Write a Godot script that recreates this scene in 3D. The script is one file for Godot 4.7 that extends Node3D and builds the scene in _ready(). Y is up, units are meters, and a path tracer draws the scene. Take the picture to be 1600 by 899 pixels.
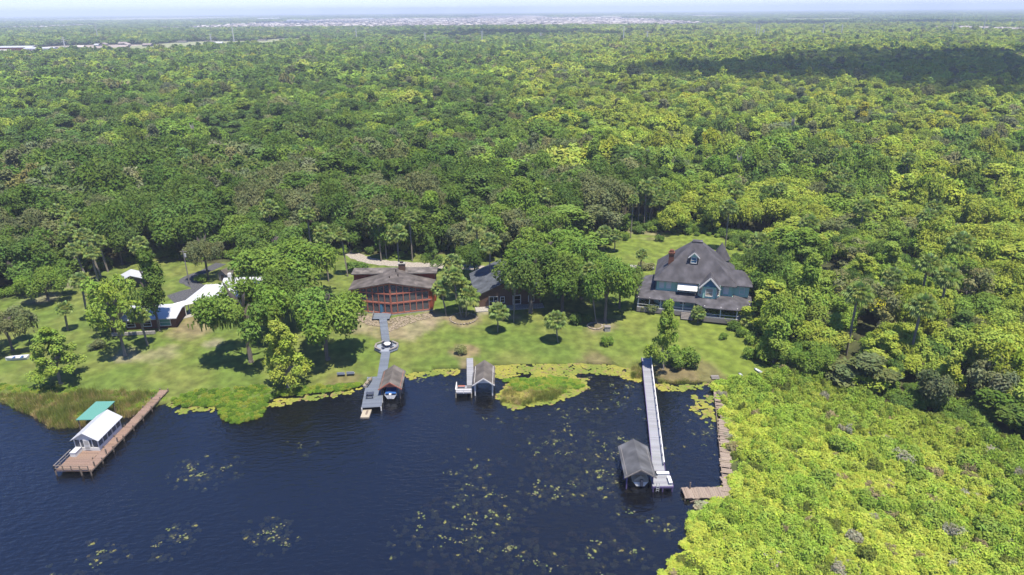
extends Node3D
# A lake shore with docks and houses in front of a wide forest, seen from a drone.

var M := {}                 # shared materials
var used := {}              # names taken at top level
var rng := RandomNumberGenerator.new()
var patch := FastNoiseLite.new()
var fine := FastNoiseLite.new()
var lake := PackedVector2Array()
var wood := PackedVector2Array()
var marsh := PackedVector2Array()

const EYE := Vector3(0, 66, 0)
const SUN := Vector3(0.16, 0.95, 0.24)     # towards the sun, high at midday

# ------------------------------------------------------------------ mesh builder
class Shape:
	var v := PackedVector3Array()
	var c := PackedColorArray()
	var tone := Color.WHITE
	func tri(a, b, d):
		v.append(a); v.append(b); v.append(d)
		for k in 3: c.append(tone)
	func quad(a, b, d, e):
		tri(a, b, d); tri(a, d, e)
	func hexa(p):                     # eight corners: bottom 0-3, top 4-7, each ring counter-clockwise from above
		quad(p[0], p[1], p[2], p[3]); quad(p[7], p[6], p[5], p[4])
		for k in 4:
			var n: int = (k + 1) % 4
			quad(p[k], p[4 + k], p[4 + n], p[n])
	func box(at: Vector3, size: Vector3, b := Basis.IDENTITY):
		var h := size / 2
		var p := []
		for y in [-1, 1]:
			for s in [[-1, 1], [1, 1], [1, -1], [-1, -1]]:
				p.append(at + b * Vector3(h.x * s[0], h.y * y, h.z * s[1]))
		hexa(p)
	func span(a: Vector3, b: Vector3, w: float, t: float):     # a bar of rectangular section from a to b
		var d := (b - a)
		var z := d.normalized()
		var x := Vector3.UP.cross(z)
		x = Vector3.RIGHT if x.length() < 0.01 else x.normalized()
		box((a + b) / 2, Vector3(w, t, d.length()), Basis(x, z.cross(x), z))
	func tube(a: Vector3, b: Vector3, r0: float, r1: float, n := 6):
		var z := (b - a).normalized()
		var x := (Vector3.UP if absf(z.y) < 0.9 else Vector3.RIGHT).cross(z).normalized()
		var y := z.cross(x)
		for k in n:
			var t0 := TAU * k / n
			var t1 := TAU * (k + 1) / n
			var d0 := x * cos(t0) + y * sin(t0)
			var d1 := x * cos(t1) + y * sin(t1)
			quad(a + d0 * r0, b + d0 * r1, b + d1 * r1, a + d1 * r0)
			tri(b, b + d1 * r1, b + d0 * r1)
	func disc(at: Vector3, r: float, h: float, n := 8):
		for k in n:
			var d0 := Vector3(cos(TAU * k / n), 0, sin(TAU * k / n)) * r
			var d1 := Vector3(cos(TAU * (k + 1) / n), 0, sin(TAU * (k + 1) / n)) * r
			var up := Vector3.UP * h
			tri(at + up, at + up + d0, at + up + d1)
			quad(at + d0, at + d1, at + d1 + up, at + d0 + up)
	func slab(p: Array, t: float):     # a sheet through the corners p, t thick downwards along y
		var n: int = p.size()
		var dn := Vector3.DOWN * t
		for k in range(1, n - 1):
			tri(p[0], p[k], p[k + 1]); tri(p[0] + dn, p[k + 1] + dn, p[k] + dn)
		for k in n:
			var q: Vector3 = p[(k + 1) % n]
			quad(p[k], p[k] + dn, q + dn, q)
	func mesh(colored := false) -> ArrayMesh:
		var a := []
		a.resize(Mesh.ARRAY_MAX)
		a[Mesh.ARRAY_VERTEX] = v
		if colored: a[Mesh.ARRAY_COLOR] = c
		var m := ArrayMesh.new()
		m.add_surface_from_arrays(Mesh.PRIMITIVE_TRIANGLES, a)
		return m

func put(called: String, s, m: Material, parent: Node = self, colored := false) -> MeshInstance3D:
	var o := MeshInstance3D.new()
	o.name = numbered(called) if parent == self else called
	o.mesh = s.mesh(colored) if s is Shape else s
	o.material_override = m
	parent.add_child(o, true)
	return o

func numbered(called: String) -> String:
	var n: int = used.get(called, 0)
	used[called] = n + 1
	return called if n == 0 else "%s_%03d" % [called, n]

func tag(o: Node, label: String, category: String, group := "", kind := ""):
	o.set_meta("label", label)
	o.set_meta("category", category)
	if group: o.set_meta("group", group)
	if kind: o.set_meta("kind", kind)
	return o

func thing(called: String, label: String, category: String, at := Vector3.ZERO, turn := 0.0, group := "") -> Node3D:
	var o := Node3D.new()
	o.name = numbered(called)
	add_child(o)
	o.position = at
	o.rotation.y = turn
	return tag(o, label, category, group)

func structure(o: Node):
	o.set_meta("kind", "structure")
	return o

func stuff(o: Node):
	o.set_meta("kind", "stuff")
	return o

func rebase(o: Node3D, at: Vector3):       # moves a thing's own origin to its foot, its parts staying where they are
	for c in o.get_children(): c.position -= at
	o.position += at

func bar(called, parent, m, at, size, b := Basis.IDENTITY):
	var s := Shape.new(); s.box(at, size, b)
	return put(called, s, m, parent)

# ------------------------------------------------------------------ materials
func grain(freq: float, lo: float, hi: float, seed_: int, size := 512, oct := 4) -> ImageTexture:
	var n := FastNoiseLite.new()
	n.seed = seed_; n.frequency = freq; n.fractal_octaves = oct; n.noise_type = FastNoiseLite.TYPE_SIMPLEX_SMOOTH
	var im := n.get_seamless_image(size, size)
	im.convert(Image.FORMAT_RGB8)
	for y in size:
		for x in size:
			var k := lerpf(lo, hi, im.get_pixel(x, y).r)
			im.set_pixel(x, y, Color(k, k, k))
	return ImageTexture.create_from_image(im)

func lin(r: float, g: float, b: float) -> Color:
	return Color(r, g, b).linear_to_srgb()

func mat(called: String, c: Color, rough := 0.85, tex: Texture2D = null, sc := Vector3.ONE, colored := false) -> StandardMaterial3D:
	var m := StandardMaterial3D.new()
	m.resource_name = called
	m.albedo_color = c
	m.roughness = rough
	m.metallic_specular = 0.3
	m.cull_mode = BaseMaterial3D.CULL_DISABLED
	m.vertex_color_use_as_albedo = colored
	if tex:
		m.albedo_texture = tex
		m.uv1_triplanar = true
		m.uv1_world_triplanar = true
		m.uv1_scale = sc
	M[called] = m
	return m

func leaf(called: String, c: Color) -> StandardMaterial3D:
	var m := mat(called, c, 0.8, null, Vector3.ONE, true)
	m.metallic_specular = 0.15
	m.backlight_enabled = true
	m.backlight = Color(0.75, 0.78, 0.5)
	return m

# linear leaf colours; the vertex colours that multiply them lie between 0.5 and 1
var LEAF := [
	Color(0.104, 0.168, 0.036), Color(0.156, 0.242, 0.046), Color(0.222, 0.312, 0.056), Color(0.305, 0.370, 0.062),
	Color(0.160, 0.182, 0.085), Color(0.210, 0.215, 0.095), Color(0.115, 0.185, 0.045), Color(0.370, 0.370, 0.040)]
var LEAF_WORD := ["dark green", "mid green", "light green", "yellow green", "grey mossy", "thin brownish", "cool green", "golden green"]

func materials():
	var g1 := grain(0.02, 0.62, 1.0, 3)
	var g2 := grain(0.045, 0.74, 1.0, 5)
	var g3 := grain(0.006, 0.52, 1.0, 13, 512, 6)
	mat("ground", Color.WHITE, 0.95, grain(0.007, 0.66, 1.0, 7, 1024, 7), Vector3.ONE * 0.045, true)
	for k in LEAF.size():
		leaf("leaf%d" % k, (LEAF[k] as Color).linear_to_srgb())
	leaf("leaf_any", Color.WHITE)
	mat("bark", lin(0.19, 0.165, 0.14), 0.95, g1, Vector3.ONE * 0.9)
	mat("dead_wood", lin(0.50, 0.47, 0.42), 0.95, g1, Vector3.ONE * 0.9)
	mat("pale_bark", lin(0.30, 0.27, 0.23), 0.95, g1, Vector3.ONE * 0.9)
	mat("shingle_brown", lin(0.140, 0.124, 0.117), 0.95, g3, Vector3.ONE * 0.11)
	mat("shingle_tan", lin(0.175, 0.158, 0.145), 0.95, g3, Vector3.ONE * 0.11)
	mat("shingle_grey", lin(0.105, 0.102, 0.116), 0.93, g3, Vector3.ONE * 0.11)
	mat("shingle_blue", lin(0.105, 0.118, 0.138), 0.9, g3, Vector3.ONE * 0.11)
	mat("white_metal", lin(0.44, 0.46, 0.50), 0.45, g2, Vector3.ONE * 0.3)
	mat("white", lin(0.66, 0.66, 0.65), 0.7, g2, Vector3.ONE * 0.4)
	mat("cream", lin(0.36, 0.32, 0.25), 0.8, g2, Vector3.ONE * 0.5)
	mat("teal_roof", lin(0.10, 0.27, 0.23), 0.5, g2, Vector3.ONE * 0.4)
	mat("teal", lin(0.36, 0.60, 0.50), 0.8, g2, Vector3.ONE * 0.6)
	mat("blue_paint", lin(0.05, 0.15, 0.25), 0.7, g2, Vector3.ONE)
	mat("red_wood", lin(0.30, 0.070, 0.036), 0.85, g1, Vector3(0.5, 2.0, 0.5))
	mat("red_trim", lin(0.36, 0.13, 0.09), 0.8, g2, Vector3.ONE)
	mat("brick", lin(0.20, 0.085, 0.06), 0.9, grain(0.12, 0.5, 1.0, 9), Vector3(0.6, 1.4, 0.6))
	mat("brown_brick", lin(0.14, 0.085, 0.062), 0.9, g1, Vector3(0.6, 1.6, 0.6))
	var sc := mat("screen", Color(lin(0.15, 0.148, 0.15), 0.35), 0.6)
	sc.transparency = BaseMaterial3D.TRANSPARENCY_ALPHA
	var gl := mat("glass", Color(0.03, 0.04, 0.05), 0.08); gl.metallic_specular = 0.6
	mat("grey_deck", lin(0.145, 0.175, 0.225), 0.8, g2, Vector3(0.5, 0.5, 0.5), true)
	mat("pale_deck", lin(0.29, 0.305, 0.34), 0.8, g2, Vector3(0.5, 0.5, 0.5), true)
	mat("brown_deck", lin(0.29, 0.205, 0.165), 0.9, g1, Vector3.ONE * 0.7, true)
	mat("old_deck", lin(0.33, 0.27, 0.22), 0.95, g1, Vector3.ONE * 0.7, true)
	mat("post", lin(0.20, 0.16, 0.13), 0.95, g1, Vector3.ONE)
	mat("purple", lin(0.11, 0.085, 0.20), 0.7, g2, Vector3.ONE)
	mat("grey_wood", lin(0.25, 0.23, 0.22), 0.9, g1, Vector3.ONE * 0.8)
	mat("dark_wood", lin(0.06, 0.05, 0.045), 0.9, g1, Vector3.ONE)
	mat("asphalt", lin(0.085, 0.088, 0.098), 0.95, g1, Vector3.ONE * 0.2)
	mat("sand_road", lin(0.34, 0.31, 0.27), 0.95, g1, Vector3.ONE * 0.2)
	mat("concrete", lin(0.36, 0.345, 0.32), 0.9, g1, Vector3.ONE * 0.3)
	mat("stone", lin(0.36, 0.31, 0.24), 0.95, g1, Vector3.ONE * 0.8, true)
	mat("boat_blue", lin(0.03, 0.10, 0.30), 0.5, g2, Vector3.ONE)
	mat("boat_white", lin(0.62, 0.64, 0.66), 0.3, g2, Vector3.ONE)
	mat("furniture", lin(0.05, 0.06, 0.09), 0.6, g2, Vector3.ONE)
	mat("galvanised", lin(0.42, 0.44, 0.46), 0.5, g2, Vector3.ONE * 0.1)
	mat("field", lin(0.26, 0.28, 0.15), 0.95, g1, Vector3.ONE * 0.012)
	mat("bare_earth", lin(0.34, 0.29, 0.25), 0.95, g1, Vector3.ONE * 0.01)
	mat("grey_paint", lin(0.24, 0.27, 0.33), 0.8, g2, Vector3.ONE * 0.5)
	mat("shingle_slate", lin(0.13, 0.135, 0.15), 0.93, g3, Vector3.ONE * 0.11)
	mat("plain", Color.WHITE, 0.9, null, Vector3.ONE, true)
	mat("cloud", Color(lin(0.8, 0.8, 0.8), 0.5), 1.0).transparency = BaseMaterial3D.TRANSPARENCY_ALPHA
	# water: dark, clear for a little way down, rippled by the breeze
	var w := mat("water", Color(lin(0.003, 0.0035, 0.005), 0.8), 0.04)
	w.transparency = BaseMaterial3D.TRANSPARENCY_ALPHA
	w.metallic_specular = 0.58
	var n := FastNoiseLite.new()
	n.seed = 21; n.frequency = 0.018; n.fractal_octaves = 4; n.fractal_gain = 0.55
	var im := n.get_seamless_image(1024, 1024)
	im.bump_map_to_normal_map(7.0)
	w.normal_enabled = true
	w.normal_texture = ImageTexture.create_from_image(im)
	w.normal_scale = 0.6
	w.uv1_triplanar = true
	w.uv1_world_triplanar = true
	w.uv1_scale = Vector3(0.022, 0.05, 0.06)

# ------------------------------------------------------------------ lie of the land
func rise(z: float) -> float:
	var t := clampf((-z - 108) / 45, 0, 1)
	return 0.35 + 1.5 * t * t * (3 - 2 * t)

func edge_distance(p: Vector2, poly: PackedVector2Array) -> float:   # positive inside
	var best := 1e9
	var n := poly.size()
	for k in n:
		var q := Geometry2D.get_closest_point_to_segment(p, poly[k], poly[(k + 1) % n])
		best = minf(best, p.distance_squared_to(q))
	return sqrt(best) * (1.0 if Geometry2D.is_point_in_polygon(p, poly) else -1.0)

func ground_y(x: float, z: float) -> float:
	return rise(z)

func on(v: Vector3) -> Vector3:
	return Vector3(v.x, rise(v.z), v.z)

func ring(a: Array) -> PackedVector2Array:
	var r := PackedVector2Array()
	for p in a: r.append(p)
	return r

func seen_from_shore(x: float, z: float, spare := 1.12) -> bool:
	return absf(x) < -z * 0.83 * spare + 30

# ------------------------------------------------------------------ the scene
func _ready():
	var cam := Camera3D.new()
	cam.name = "camera"
	cam.position = EYE
	cam.rotation_degrees = Vector3(-22.15, 0, -0.45)
	cam.fov = 45.75
	cam.far = 60000
	cam.near = 0.5
	add_child(cam)
	var env := Environment.new()
	env.background_mode = Environment.BG_SKY
	var sky := ProceduralSkyMaterial.new()
	sky.sky_top_color = Color(0.29, 0.46, 0.76)
	sky.sky_horizon_color = Color(0.76, 0.80, 0.86)
	sky.sky_curve = 0.09
	sky.ground_horizon_color = Color(0.45, 0.50, 0.55)
	sky.ground_bottom_color = Color(0.2, 0.22, 0.2)
	sky.sun_angle_max = 12.0
	env.sky = Sky.new()
	env.sky.sky_material = sky
	env.background_energy_multiplier = 0.8
	env.tonemap_mode = Environment.TONE_MAPPER_LINEAR
	env.tonemap_exposure = 2.4
	env.sdfgi_enabled = true
	env.ssao_enabled = true
	env.ssil_enabled = true
	env.fog_enabled = true
	env.fog_density = 0.00015
	env.fog_light_color = Color(0.86, 0.92, 1.0)
	var we := WorldEnvironment.new()
	we.name = "environment"
	we.environment = env
	add_child(we)
	var sun := DirectionalLight3D.new()
	sun.name = "sun"
	sun.light_energy = 1.5
	sun.light_color = Color(1.0, 0.96, 0.89)
	sun.light_angular_distance = 0.5
	sun.shadow_enabled = true
	add_child(sun)
	sun.look_at_from_position(SUN * 100, Vector3.ZERO)

	rng.seed = 11
	patch.seed = 4; patch.frequency = 0.011; patch.fractal_octaves = 3
	fine.seed = 8; fine.frequency = 0.07; fine.fractal_octaves = 3
	materials()
	lake = ring([Vector2(-128.3, -112.4), Vector2(-110.8, -111.7), Vector2(-93.7, -107.9), Vector2(-86.6, -104.1), Vector2(-80.1, -100.2), Vector2(-75.6, -100.9), Vector2(-68.1, -103.7), Vector2(-62.7, -107.0), Vector2(-54.3, -107.3), Vector2(-51.3, -102.6), Vector2(-47.9, -101.1), Vector2(-45.0, -102.9), Vector2(-44.9, -106.7), Vector2(-41.9, -110.7), Vector2(-36.2, -111.5), Vector2(-29.2, -112.8), Vector2(-24.8, -115.5), Vector2(-20.1, -117.3), Vector2(-12.7, -118.7), Vector2(-5.2, -120.0), Vector2(6.3, -120.8), Vector2(19.0, -120.4), Vector2(25.6, -117.6), Vector2(29.0, -113.0), Vector2(36.3, -112.9), Vector2(38.4, -112.2), Vector2(36.9, -103.4), Vector2(34.4, -92.0), Vector2(32.1, -81.7), Vector2(29.6, -79.0), Vector2(26.6, -78.0), Vector2(24.2, -73.2), Vector2(21.2, -68.5), Vector2(18.3, -64.3), Vector2(13.9, -59.5), Vector2(8, -30), Vector2(20, 40), Vector2(60, 260), Vector2(-600, 260), Vector2(-600, -118)])
	wood = ring([Vector2(-198.0, -136.4), Vector2(-145.9, -141.7), Vector2(-124.2, -152.6), Vector2(-119.0, -159.0), Vector2(-117.4, -169.7), Vector2(-105.2, -175.8), Vector2(-103.5, -183.7), Vector2(-111.7, -202.9), Vector2(-109.8, -204.9), Vector2(-96.7, -180.8), Vector2(-82.8, -176.9), Vector2(-71.7, -180.2), Vector2(-58.0, -182.6), Vector2(-46.3, -183.4), Vector2(-25.5, -184.0), Vector2(-7.1, -180.3), Vector2(18.0, -180.8), Vector2(26.3, -189.0), Vector2(33.8, -195.4), Vector2(38.3, -211.2), Vector2(43.4, -211.1), Vector2(45.9, -202.8), Vector2(59.4, -201.1), Vector2(72.2, -186.7), Vector2(68.7, -169.5), Vector2(60.3, -152.0), Vector2(55.4, -138.2), Vector2(53.0, -128.1), Vector2(53.3, -117.9), Vector2(58.9, -111.9), Vector2(68.0, -104.0), Vector2(76.2, -98.8), Vector2(83.1, -93.1), Vector2(100.6, -78.8), Vector2(9000, -60), Vector2(9000, -9000), Vector2(-9000, -9000), Vector2(-9000, -150)])
	marsh = ring([Vector2(38.7, -112.7), Vector2(47.5, -113.9), Vector2(53.0, -117.2), Vector2(58.7, -111.4), Vector2(67.4, -102.9), Vector2(75.2, -97.3), Vector2(81.9, -91.4), Vector2(99.3, -77.5), Vector2(92.3, -55.3), Vector2(58.1, -48.0), Vector2(13.9, -59.5), Vector2(18.3, -64.3), Vector2(21.2, -68.5), Vector2(24.2, -73.2), Vector2(26.6, -78.0), Vector2(31.5, -79.9), Vector2(34.6, -92.0), Vector2(37.1, -103.4)])
	ground_and_water()
	clouds()
	print("land")
	plants()
	print("plants")
	houses()
	docks()
	yards()
	horizon()
	print("done")

func soil(x: float, z: float) -> Color:
	var p := Vector2(x, z)
	if not Geometry2D.is_point_in_polygon(p, wood) and z > -330:
		if Geometry2D.is_point_in_polygon(p, marsh):
			return Color(0.07, 0.085, 0.03)
		# lawn: mown grass with dry and lush patches
		var a := fine.get_noise_2d(x, z)
		var b := patch.get_noise_2d(x * 3, z * 3 + 400)
		var c := Color(0.105, 0.155, 0.028).lerp(Color(0.145, 0.168, 0.042), clampf(0.35 + a * 1.1 + b * 0.9, 0, 1))
		var lush: float = smoothstep(10.0, 50.0, x)
		c = c.lerp(Color(0.15, 0.20, 0.030), lush * 0.75)
		for d in BARE:
			var q := Vector2(d[0].x, d[0].y)
			var k: float = 1.0 - p.distance_to(q) / d[1] + a * 0.9
			c = c.lerp(d[2], clampf(k * 2.2, 0, 0.65))
		return c
	var d := fine.get_noise_2d(x, z)
	return Color(0.055, 0.050, 0.028).lerp(Color(0.06, 0.075, 0.025), 0.5 + d)

var BARE := [
	[Vector2(-68.1, -140.3), 6.5, Color(0.203, 0.158, 0.090)], [Vector2(-63.0, -129.2), 2.5, Color(0.270, 0.232, 0.173)], [Vector2(-72.8, -125.6), 4.0, Color(0.225, 0.203, 0.120)],
	[Vector2(-71.3, -134.3), 4.0, Color(0.195, 0.165, 0.090)], [Vector2(-33.3, -140.4), 5.5, Color(0.255, 0.210, 0.143)], [Vector2(-23.0, -138.6), 6.5, Color(0.255, 0.210, 0.143)], [Vector2(-18.7, -141.4), 4.0, Color(0.240, 0.195, 0.135)],
	[Vector2(-27.9, -133.6), 4.0, Color(0.225, 0.188, 0.112)], [Vector2(-11.3, -139.4), 3.6, Color(0.225, 0.165, 0.120)], [Vector2(-7.1, -143.2), 1.6, Color(0.300, 0.262, 0.188)], [Vector2(0.2, -140.7), 2.0, Color(0.225, 0.165, 0.112)],
	[Vector2(-10.4, -124.6), 3.0, Color(0.225, 0.150, 0.105)], [Vector2(-9.3, -120.6), 2.5, Color(0.225, 0.158, 0.112)], [Vector2(19.6, -135.8), 3.5, Color(0.210, 0.158, 0.112)], [Vector2(33.7, -115.1), 7.0, Color(0.158, 0.120, 0.068)], [Vector2(30.4, -116.6), 4.0, Color(0.158, 0.120, 0.068)],
	[Vector2(16.6, -121.7), 4.5, Color(0.165, 0.128, 0.075)], [Vector2(-79.7, -124.9), 3.0, Color(0.247, 0.217, 0.150)], [Vector2(-30.8, -114.4), 4.0, Color(0.150, 0.120, 0.060)], [Vector2(37.0, -203.0), 9.0, Color(0.225, 0.188, 0.128)], [Vector2(-112.4, -164.1), 4.0, Color(0.225, 0.210, 0.150)], [Vector2(-115.5, -153.6), 4.0, Color(0.225, 0.210, 0.150)]]

func ground_and_water():
	# one sheet: fine near the shore, coarse beyond, dipping below the water where the lake is
	var v := PackedVector3Array()
	var c := PackedColorArray()
	var ix := PackedInt32Array()
	var xs := []
	var zs := []
	for x in [-30000, -15000, -8000, -4000, -2000, -1000, -600, -400, -300, -240]: xs.append(float(x))
	var x := -200.0
	while x < 240: xs.append(x); x += 1.25 if absf(x) < 120 else 5.0
	for q in [240, 300, 400, 600, 1000, 2000, 4000, 8000, 15000, 30000]: xs.append(float(q))
	var z := -20.0
	for q in [400, 300, 200, 100, 40, 10]: zs.append(float(q))
	while z > -240: zs.append(z); z -= 1.25
	while z > -420: zs.append(z); z -= 6.0
	for q in [420, 600, 1000, 2000, 4000, 8000, 15000, 30000]: zs.append(-float(q))
	var w := xs.size()
	for j in zs.size():
		for i in w:
			var px: float = xs[i]
			var pz: float = zs[j]
			var y := rise(pz)
			if pz > -135:
				if absf(px) < 200:
					var d := edge_distance(Vector2(px, pz), lake)
					d += fine.get_noise_2d(px * 2.5, pz * 2.5) * 1.0
					y = lerpf(y, -1.7, smoothstep(-1.2, 1.6, d))
				elif Geometry2D.is_point_in_polygon(Vector2(px, pz), lake): y = -1.7
			v.append(Vector3(px, y, pz))
			c.append(Color(0.012, 0.010, 0.008) if y < -0.3 else soil(px, pz))
	for j in zs.size() - 1:
		for i in w - 1:
			var a := j * w + i
			ix.append_array([a, a + w, a + 1, a + 1, a + w, a + w + 1])
	var ar := []
	ar.resize(Mesh.ARRAY_MAX)
	ar[Mesh.ARRAY_VERTEX] = v; ar[Mesh.ARRAY_COLOR] = c; ar[Mesh.ARRAY_INDEX] = ix
	var m := ArrayMesh.new()
	m.add_surface_from_arrays(Mesh.PRIMITIVE_TRIANGLES, ar)
	var o = structure(put("ground", m, M.ground))
	tag(o, "mown green lawn and forest floor behind the lake", "ground")
	var s := Shape.new()
	s.quad(Vector3(-600, 0, 380), Vector3(-600, 0, -135), Vector3(220, 0, -135), Vector3(220, 0, 380))
	var wt = structure(put("lake_water", s, M.water))
	tag(wt, "dark blue rippled lake water", "lake")

func clouds():
	# cumulus high overhead, whose shadows lie on the far woods
	var toward := SUN.normalized()
	var k := 0
	for e in [[Vector3(440, 0, -740), 340.0, 250.0, 900.0], [Vector3(40, 0, -1950), 520.0, 230.0, 1100.0], [Vector3(-900, 0, -7600), 1500.0, 800.0, 1500.0], [Vector3(1500, 0, -3000), 650.0, 300.0, 1200.0], [Vector3(-1500, 0, -4600), 700.0, 320.0, 1200.0]]:
		var r := RandomNumberGenerator.new()
		r.seed = 50 + k
		var s := Shape.new()
		for b in 26:
			var a := r.randf() * TAU
			var d := sqrt(r.randf())
			var rad: float = e[2] * r.randf_range(0.28, 0.5) * (1.15 - 0.5 * d)
			var at := Vector3(cos(a) * d * e[1], r.randf() * e[2] * 0.35 * (1 - d), sin(a) * d * e[2])
			for i in 8:
				for j in 12:
					var q := []
					for u in [[i, j], [i + 1, j], [i + 1, j + 1], [i, j + 1]]:
						var th: float = PI * u[0] / 8
						var ph: float = TAU * (u[1] % 12) / 12
						var n := Vector3(sin(th) * cos(ph), cos(th), sin(th) * sin(ph))
						var p := at + n * rad * (1 + 0.35 * fine.get_noise_3dv((at + n * rad) * 0.2))
						p.y = maxf(p.y, -rad * 0.2)
						q.append(p)
					s.quad(q[0], q[1], q[2], q[3])
		var o := put("cloud", s, M.cloud)
		o.position = e[0] + toward * (e[3] / toward.y)
		tag(o, ["white cumulus cloud over the near woods", "long white cumulus cloud over the power line", "broad cloud far off near the horizon", "white cumulus cloud over the far fields", "white cumulus cloud over the housing estate"][k], "cloud")
		k += 1

# ------------------------------------------------------------------ plants
var crowns := {}            # kind -> meshes, about one unit in radius, standing on y = 0
var trunks := []
var palm_fronds := []
var palm_trunk: ArrayMesh

func leaf_quad(s: Shape, p: Vector3, n: Vector3, size: float, r: RandomNumberGenerator, long := 1.0):
	var x := n.cross(Vector3(r.randf() - 0.5, r.randf() - 0.5, r.randf() - 0.5)).normalized()
	var y := n.cross(x).normalized() * long
	var w := r.randf_range(0.35, 0.6)
	var sag := n * size * r.randf_range(-0.3, 0.15)
	s.quad(p - y * size, p + x * size * w + sag, p + y * size, p - x * size * w + sag)

func crown(kind: String, seed_: int, leaves: int, size: float) -> ArrayMesh:
	var r := RandomNumberGenerator.new()
	r.seed = seed_
	var lobes := []          # [centre, radius, tone]
	if kind == "round":
		for k in 15:
			var a := r.randf() * TAU
			var d := sqrt(r.randf()) * 0.68
			lobes.append([Vector3(cos(a) * d, r.randf_range(0.25, 0.55) + 0.38 * (1 - d) * r.randf_range(0.4, 1.2), sin(a) * d), r.randf_range(0.24, 0.40)])
	elif kind == "spread":
		for k in 24:
			var a := TAU * k / 24 * 2.6 + r.randf() * 0.6
			var d := 0.15 + 0.68 * sqrt(r.randf())
			lobes.append([Vector3(cos(a) * d, 0.30 + 0.42 * (1 - d * d) + r.randf_range(-0.12, 0.14), sin(a) * d), r.randf_range(0.17, 0.30)])
	elif kind == "upright":
		for k in 17:
			var t := k / 16.0
			var a := r.randf() * TAU
			var d := r.randf() * (0.75 - 0.6 * t)
			lobes.append([Vector3(cos(a) * d, 0.2 + t * 1.5, sin(a) * d), r.randf_range(0.24, 0.38) * (1.15 - 0.5 * t)])
	elif kind == "cypress":
		for k in 34:
			var t := k / 33.0
			var a := k * 2.4 + r.randf()
			var d := (0.85 - 0.68 * t) * r.randf_range(0.35, 1.0)
			lobes.append([Vector3(cos(a) * d, 0.12 + t * 1.6 + r.randf() * 0.08, sin(a) * d), r.randf_range(0.15, 0.25) * (1.1 - 0.4 * t)])
	elif kind == "thin":
		for k in 16:
			var a := r.randf() * TAU
			var d := sqrt(r.randf()) * 0.7
			lobes.append([Vector3(cos(a) * d, r.randf_range(0.3, 1.15), sin(a) * d), r.randf_range(0.16, 0.30)])
	else:                    # bush
		for k in 9:
			var a := r.randf() * TAU
			var d := sqrt(r.randf()) * 0.6
			lobes.append([Vector3(cos(a) * d, r.randf_range(0.2, 0.55), sin(a) * d), r.randf_range(0.28, 0.42)])
	for l in lobes:
		var k := r.randf_range(0.74, 0.98)
		l.append(Color(k * r.randf_range(0.88, 1.06), k, k * r.randf_range(0.75, 1.05)))
	var s := Shape.new()
	for i in leaves:
		var l: Array = lobes[r.randi() % lobes.size()]
		var dir := Vector3(r.randfn(), r.randfn(), r.randfn()).normalized()
		if dir.y < -0.25 and r.randf() < 0.6: dir.y = -dir.y
		var bump := 1.0 + 0.22 * sin(dir.x * 9 + l[0].x * 40) * sin(dir.z * 8 + l[0].y * 30)
		var p: Vector3 = l[0] + dir * Vector3(1, 0.8, 1) * l[1] * bump * pow(r.randf_range(0.25, 1.0), 0.35)
		var n := (dir * 0.55 + Vector3(r.randfn() * 0.45, r.randfn() * 0.4 + 0.75, r.randfn() * 0.45)).normalized()
		var k := r.randf_range(0.80, 1.12)
		var c: Color = l[2]
		s.tone = Color(minf(c.r * k * r.randf_range(0.9, 1.1), 1), minf(c.g * k, 1), minf(c.b * k, 1))
		leaf_quad(s, p, n, size * r.randf_range(0.6, 1.35), r)
	if kind == "spread" or kind == "thin":     # beards of moss hanging under the limbs
		for i in leaves / 22:
			var l: Array = lobes[r.randi() % lobes.size()]
			var p: Vector3 = l[0] + Vector3(r.randfn() * 0.5, -0.55, r.randfn() * 0.5) * l[1]
			var h := r.randf_range(0.05, 0.13)
			var w := Vector3(r.randf() - 0.5, 0, r.randf() - 0.5) * 0.05
			s.tone = Color(0.9, 0.8, 0.9)
			s.quad(p - w, p + w, p + w * 0.4 - Vector3(0, h, 0), p - w * 0.4 - Vector3(0, h, 0))
	return s.mesh(true)

func trunk(seed_: int, bare := false) -> ArrayMesh:      # one unit to where the crown begins, limbs above it
	var r := RandomNumberGenerator.new()
	r.seed = seed_
	var s := Shape.new()
	var p := Vector3.ZERO
	var rad := 1.0
	s.tube(Vector3(0, -0.06, 0), Vector3(0, 0.06, 0), 1.35, 1.0, 7)
	for k in 4:
		var q := p + Vector3(r.randf_range(-0.3, 0.3), 0.3, r.randf_range(-0.3, 0.3))
		s.tube(p, q, rad, rad * 0.87, 7)
		p = q; rad *= 0.87
	for k in 7 if not bare else 11:
		var a := TAU * k / 7.0 + r.randf()
		var q := p + Vector3(cos(a) * r.randf_range(2.0, 5.5), r.randf_range(0.2, 0.75), sin(a) * r.randf_range(2.0, 5.5))
		var mid := (p + q) / 2 + Vector3(0, 0.12, 0)
		s.tube(p - Vector3(0, 0.25 * r.randf(), 0), mid, rad * 0.6, rad * 0.35, 5)
		s.tube(mid, q, rad * 0.35, rad * 0.12, 5)
		for j in 3 if bare else 1:
			s.tube(mid.lerp(q, 0.4 * r.randf()), q + Vector3(r.randfn() * 1.4, r.randf() * 0.35, r.randfn() * 1.4), rad * 0.2, rad * 0.05, 4)
	return s.mesh()

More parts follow.
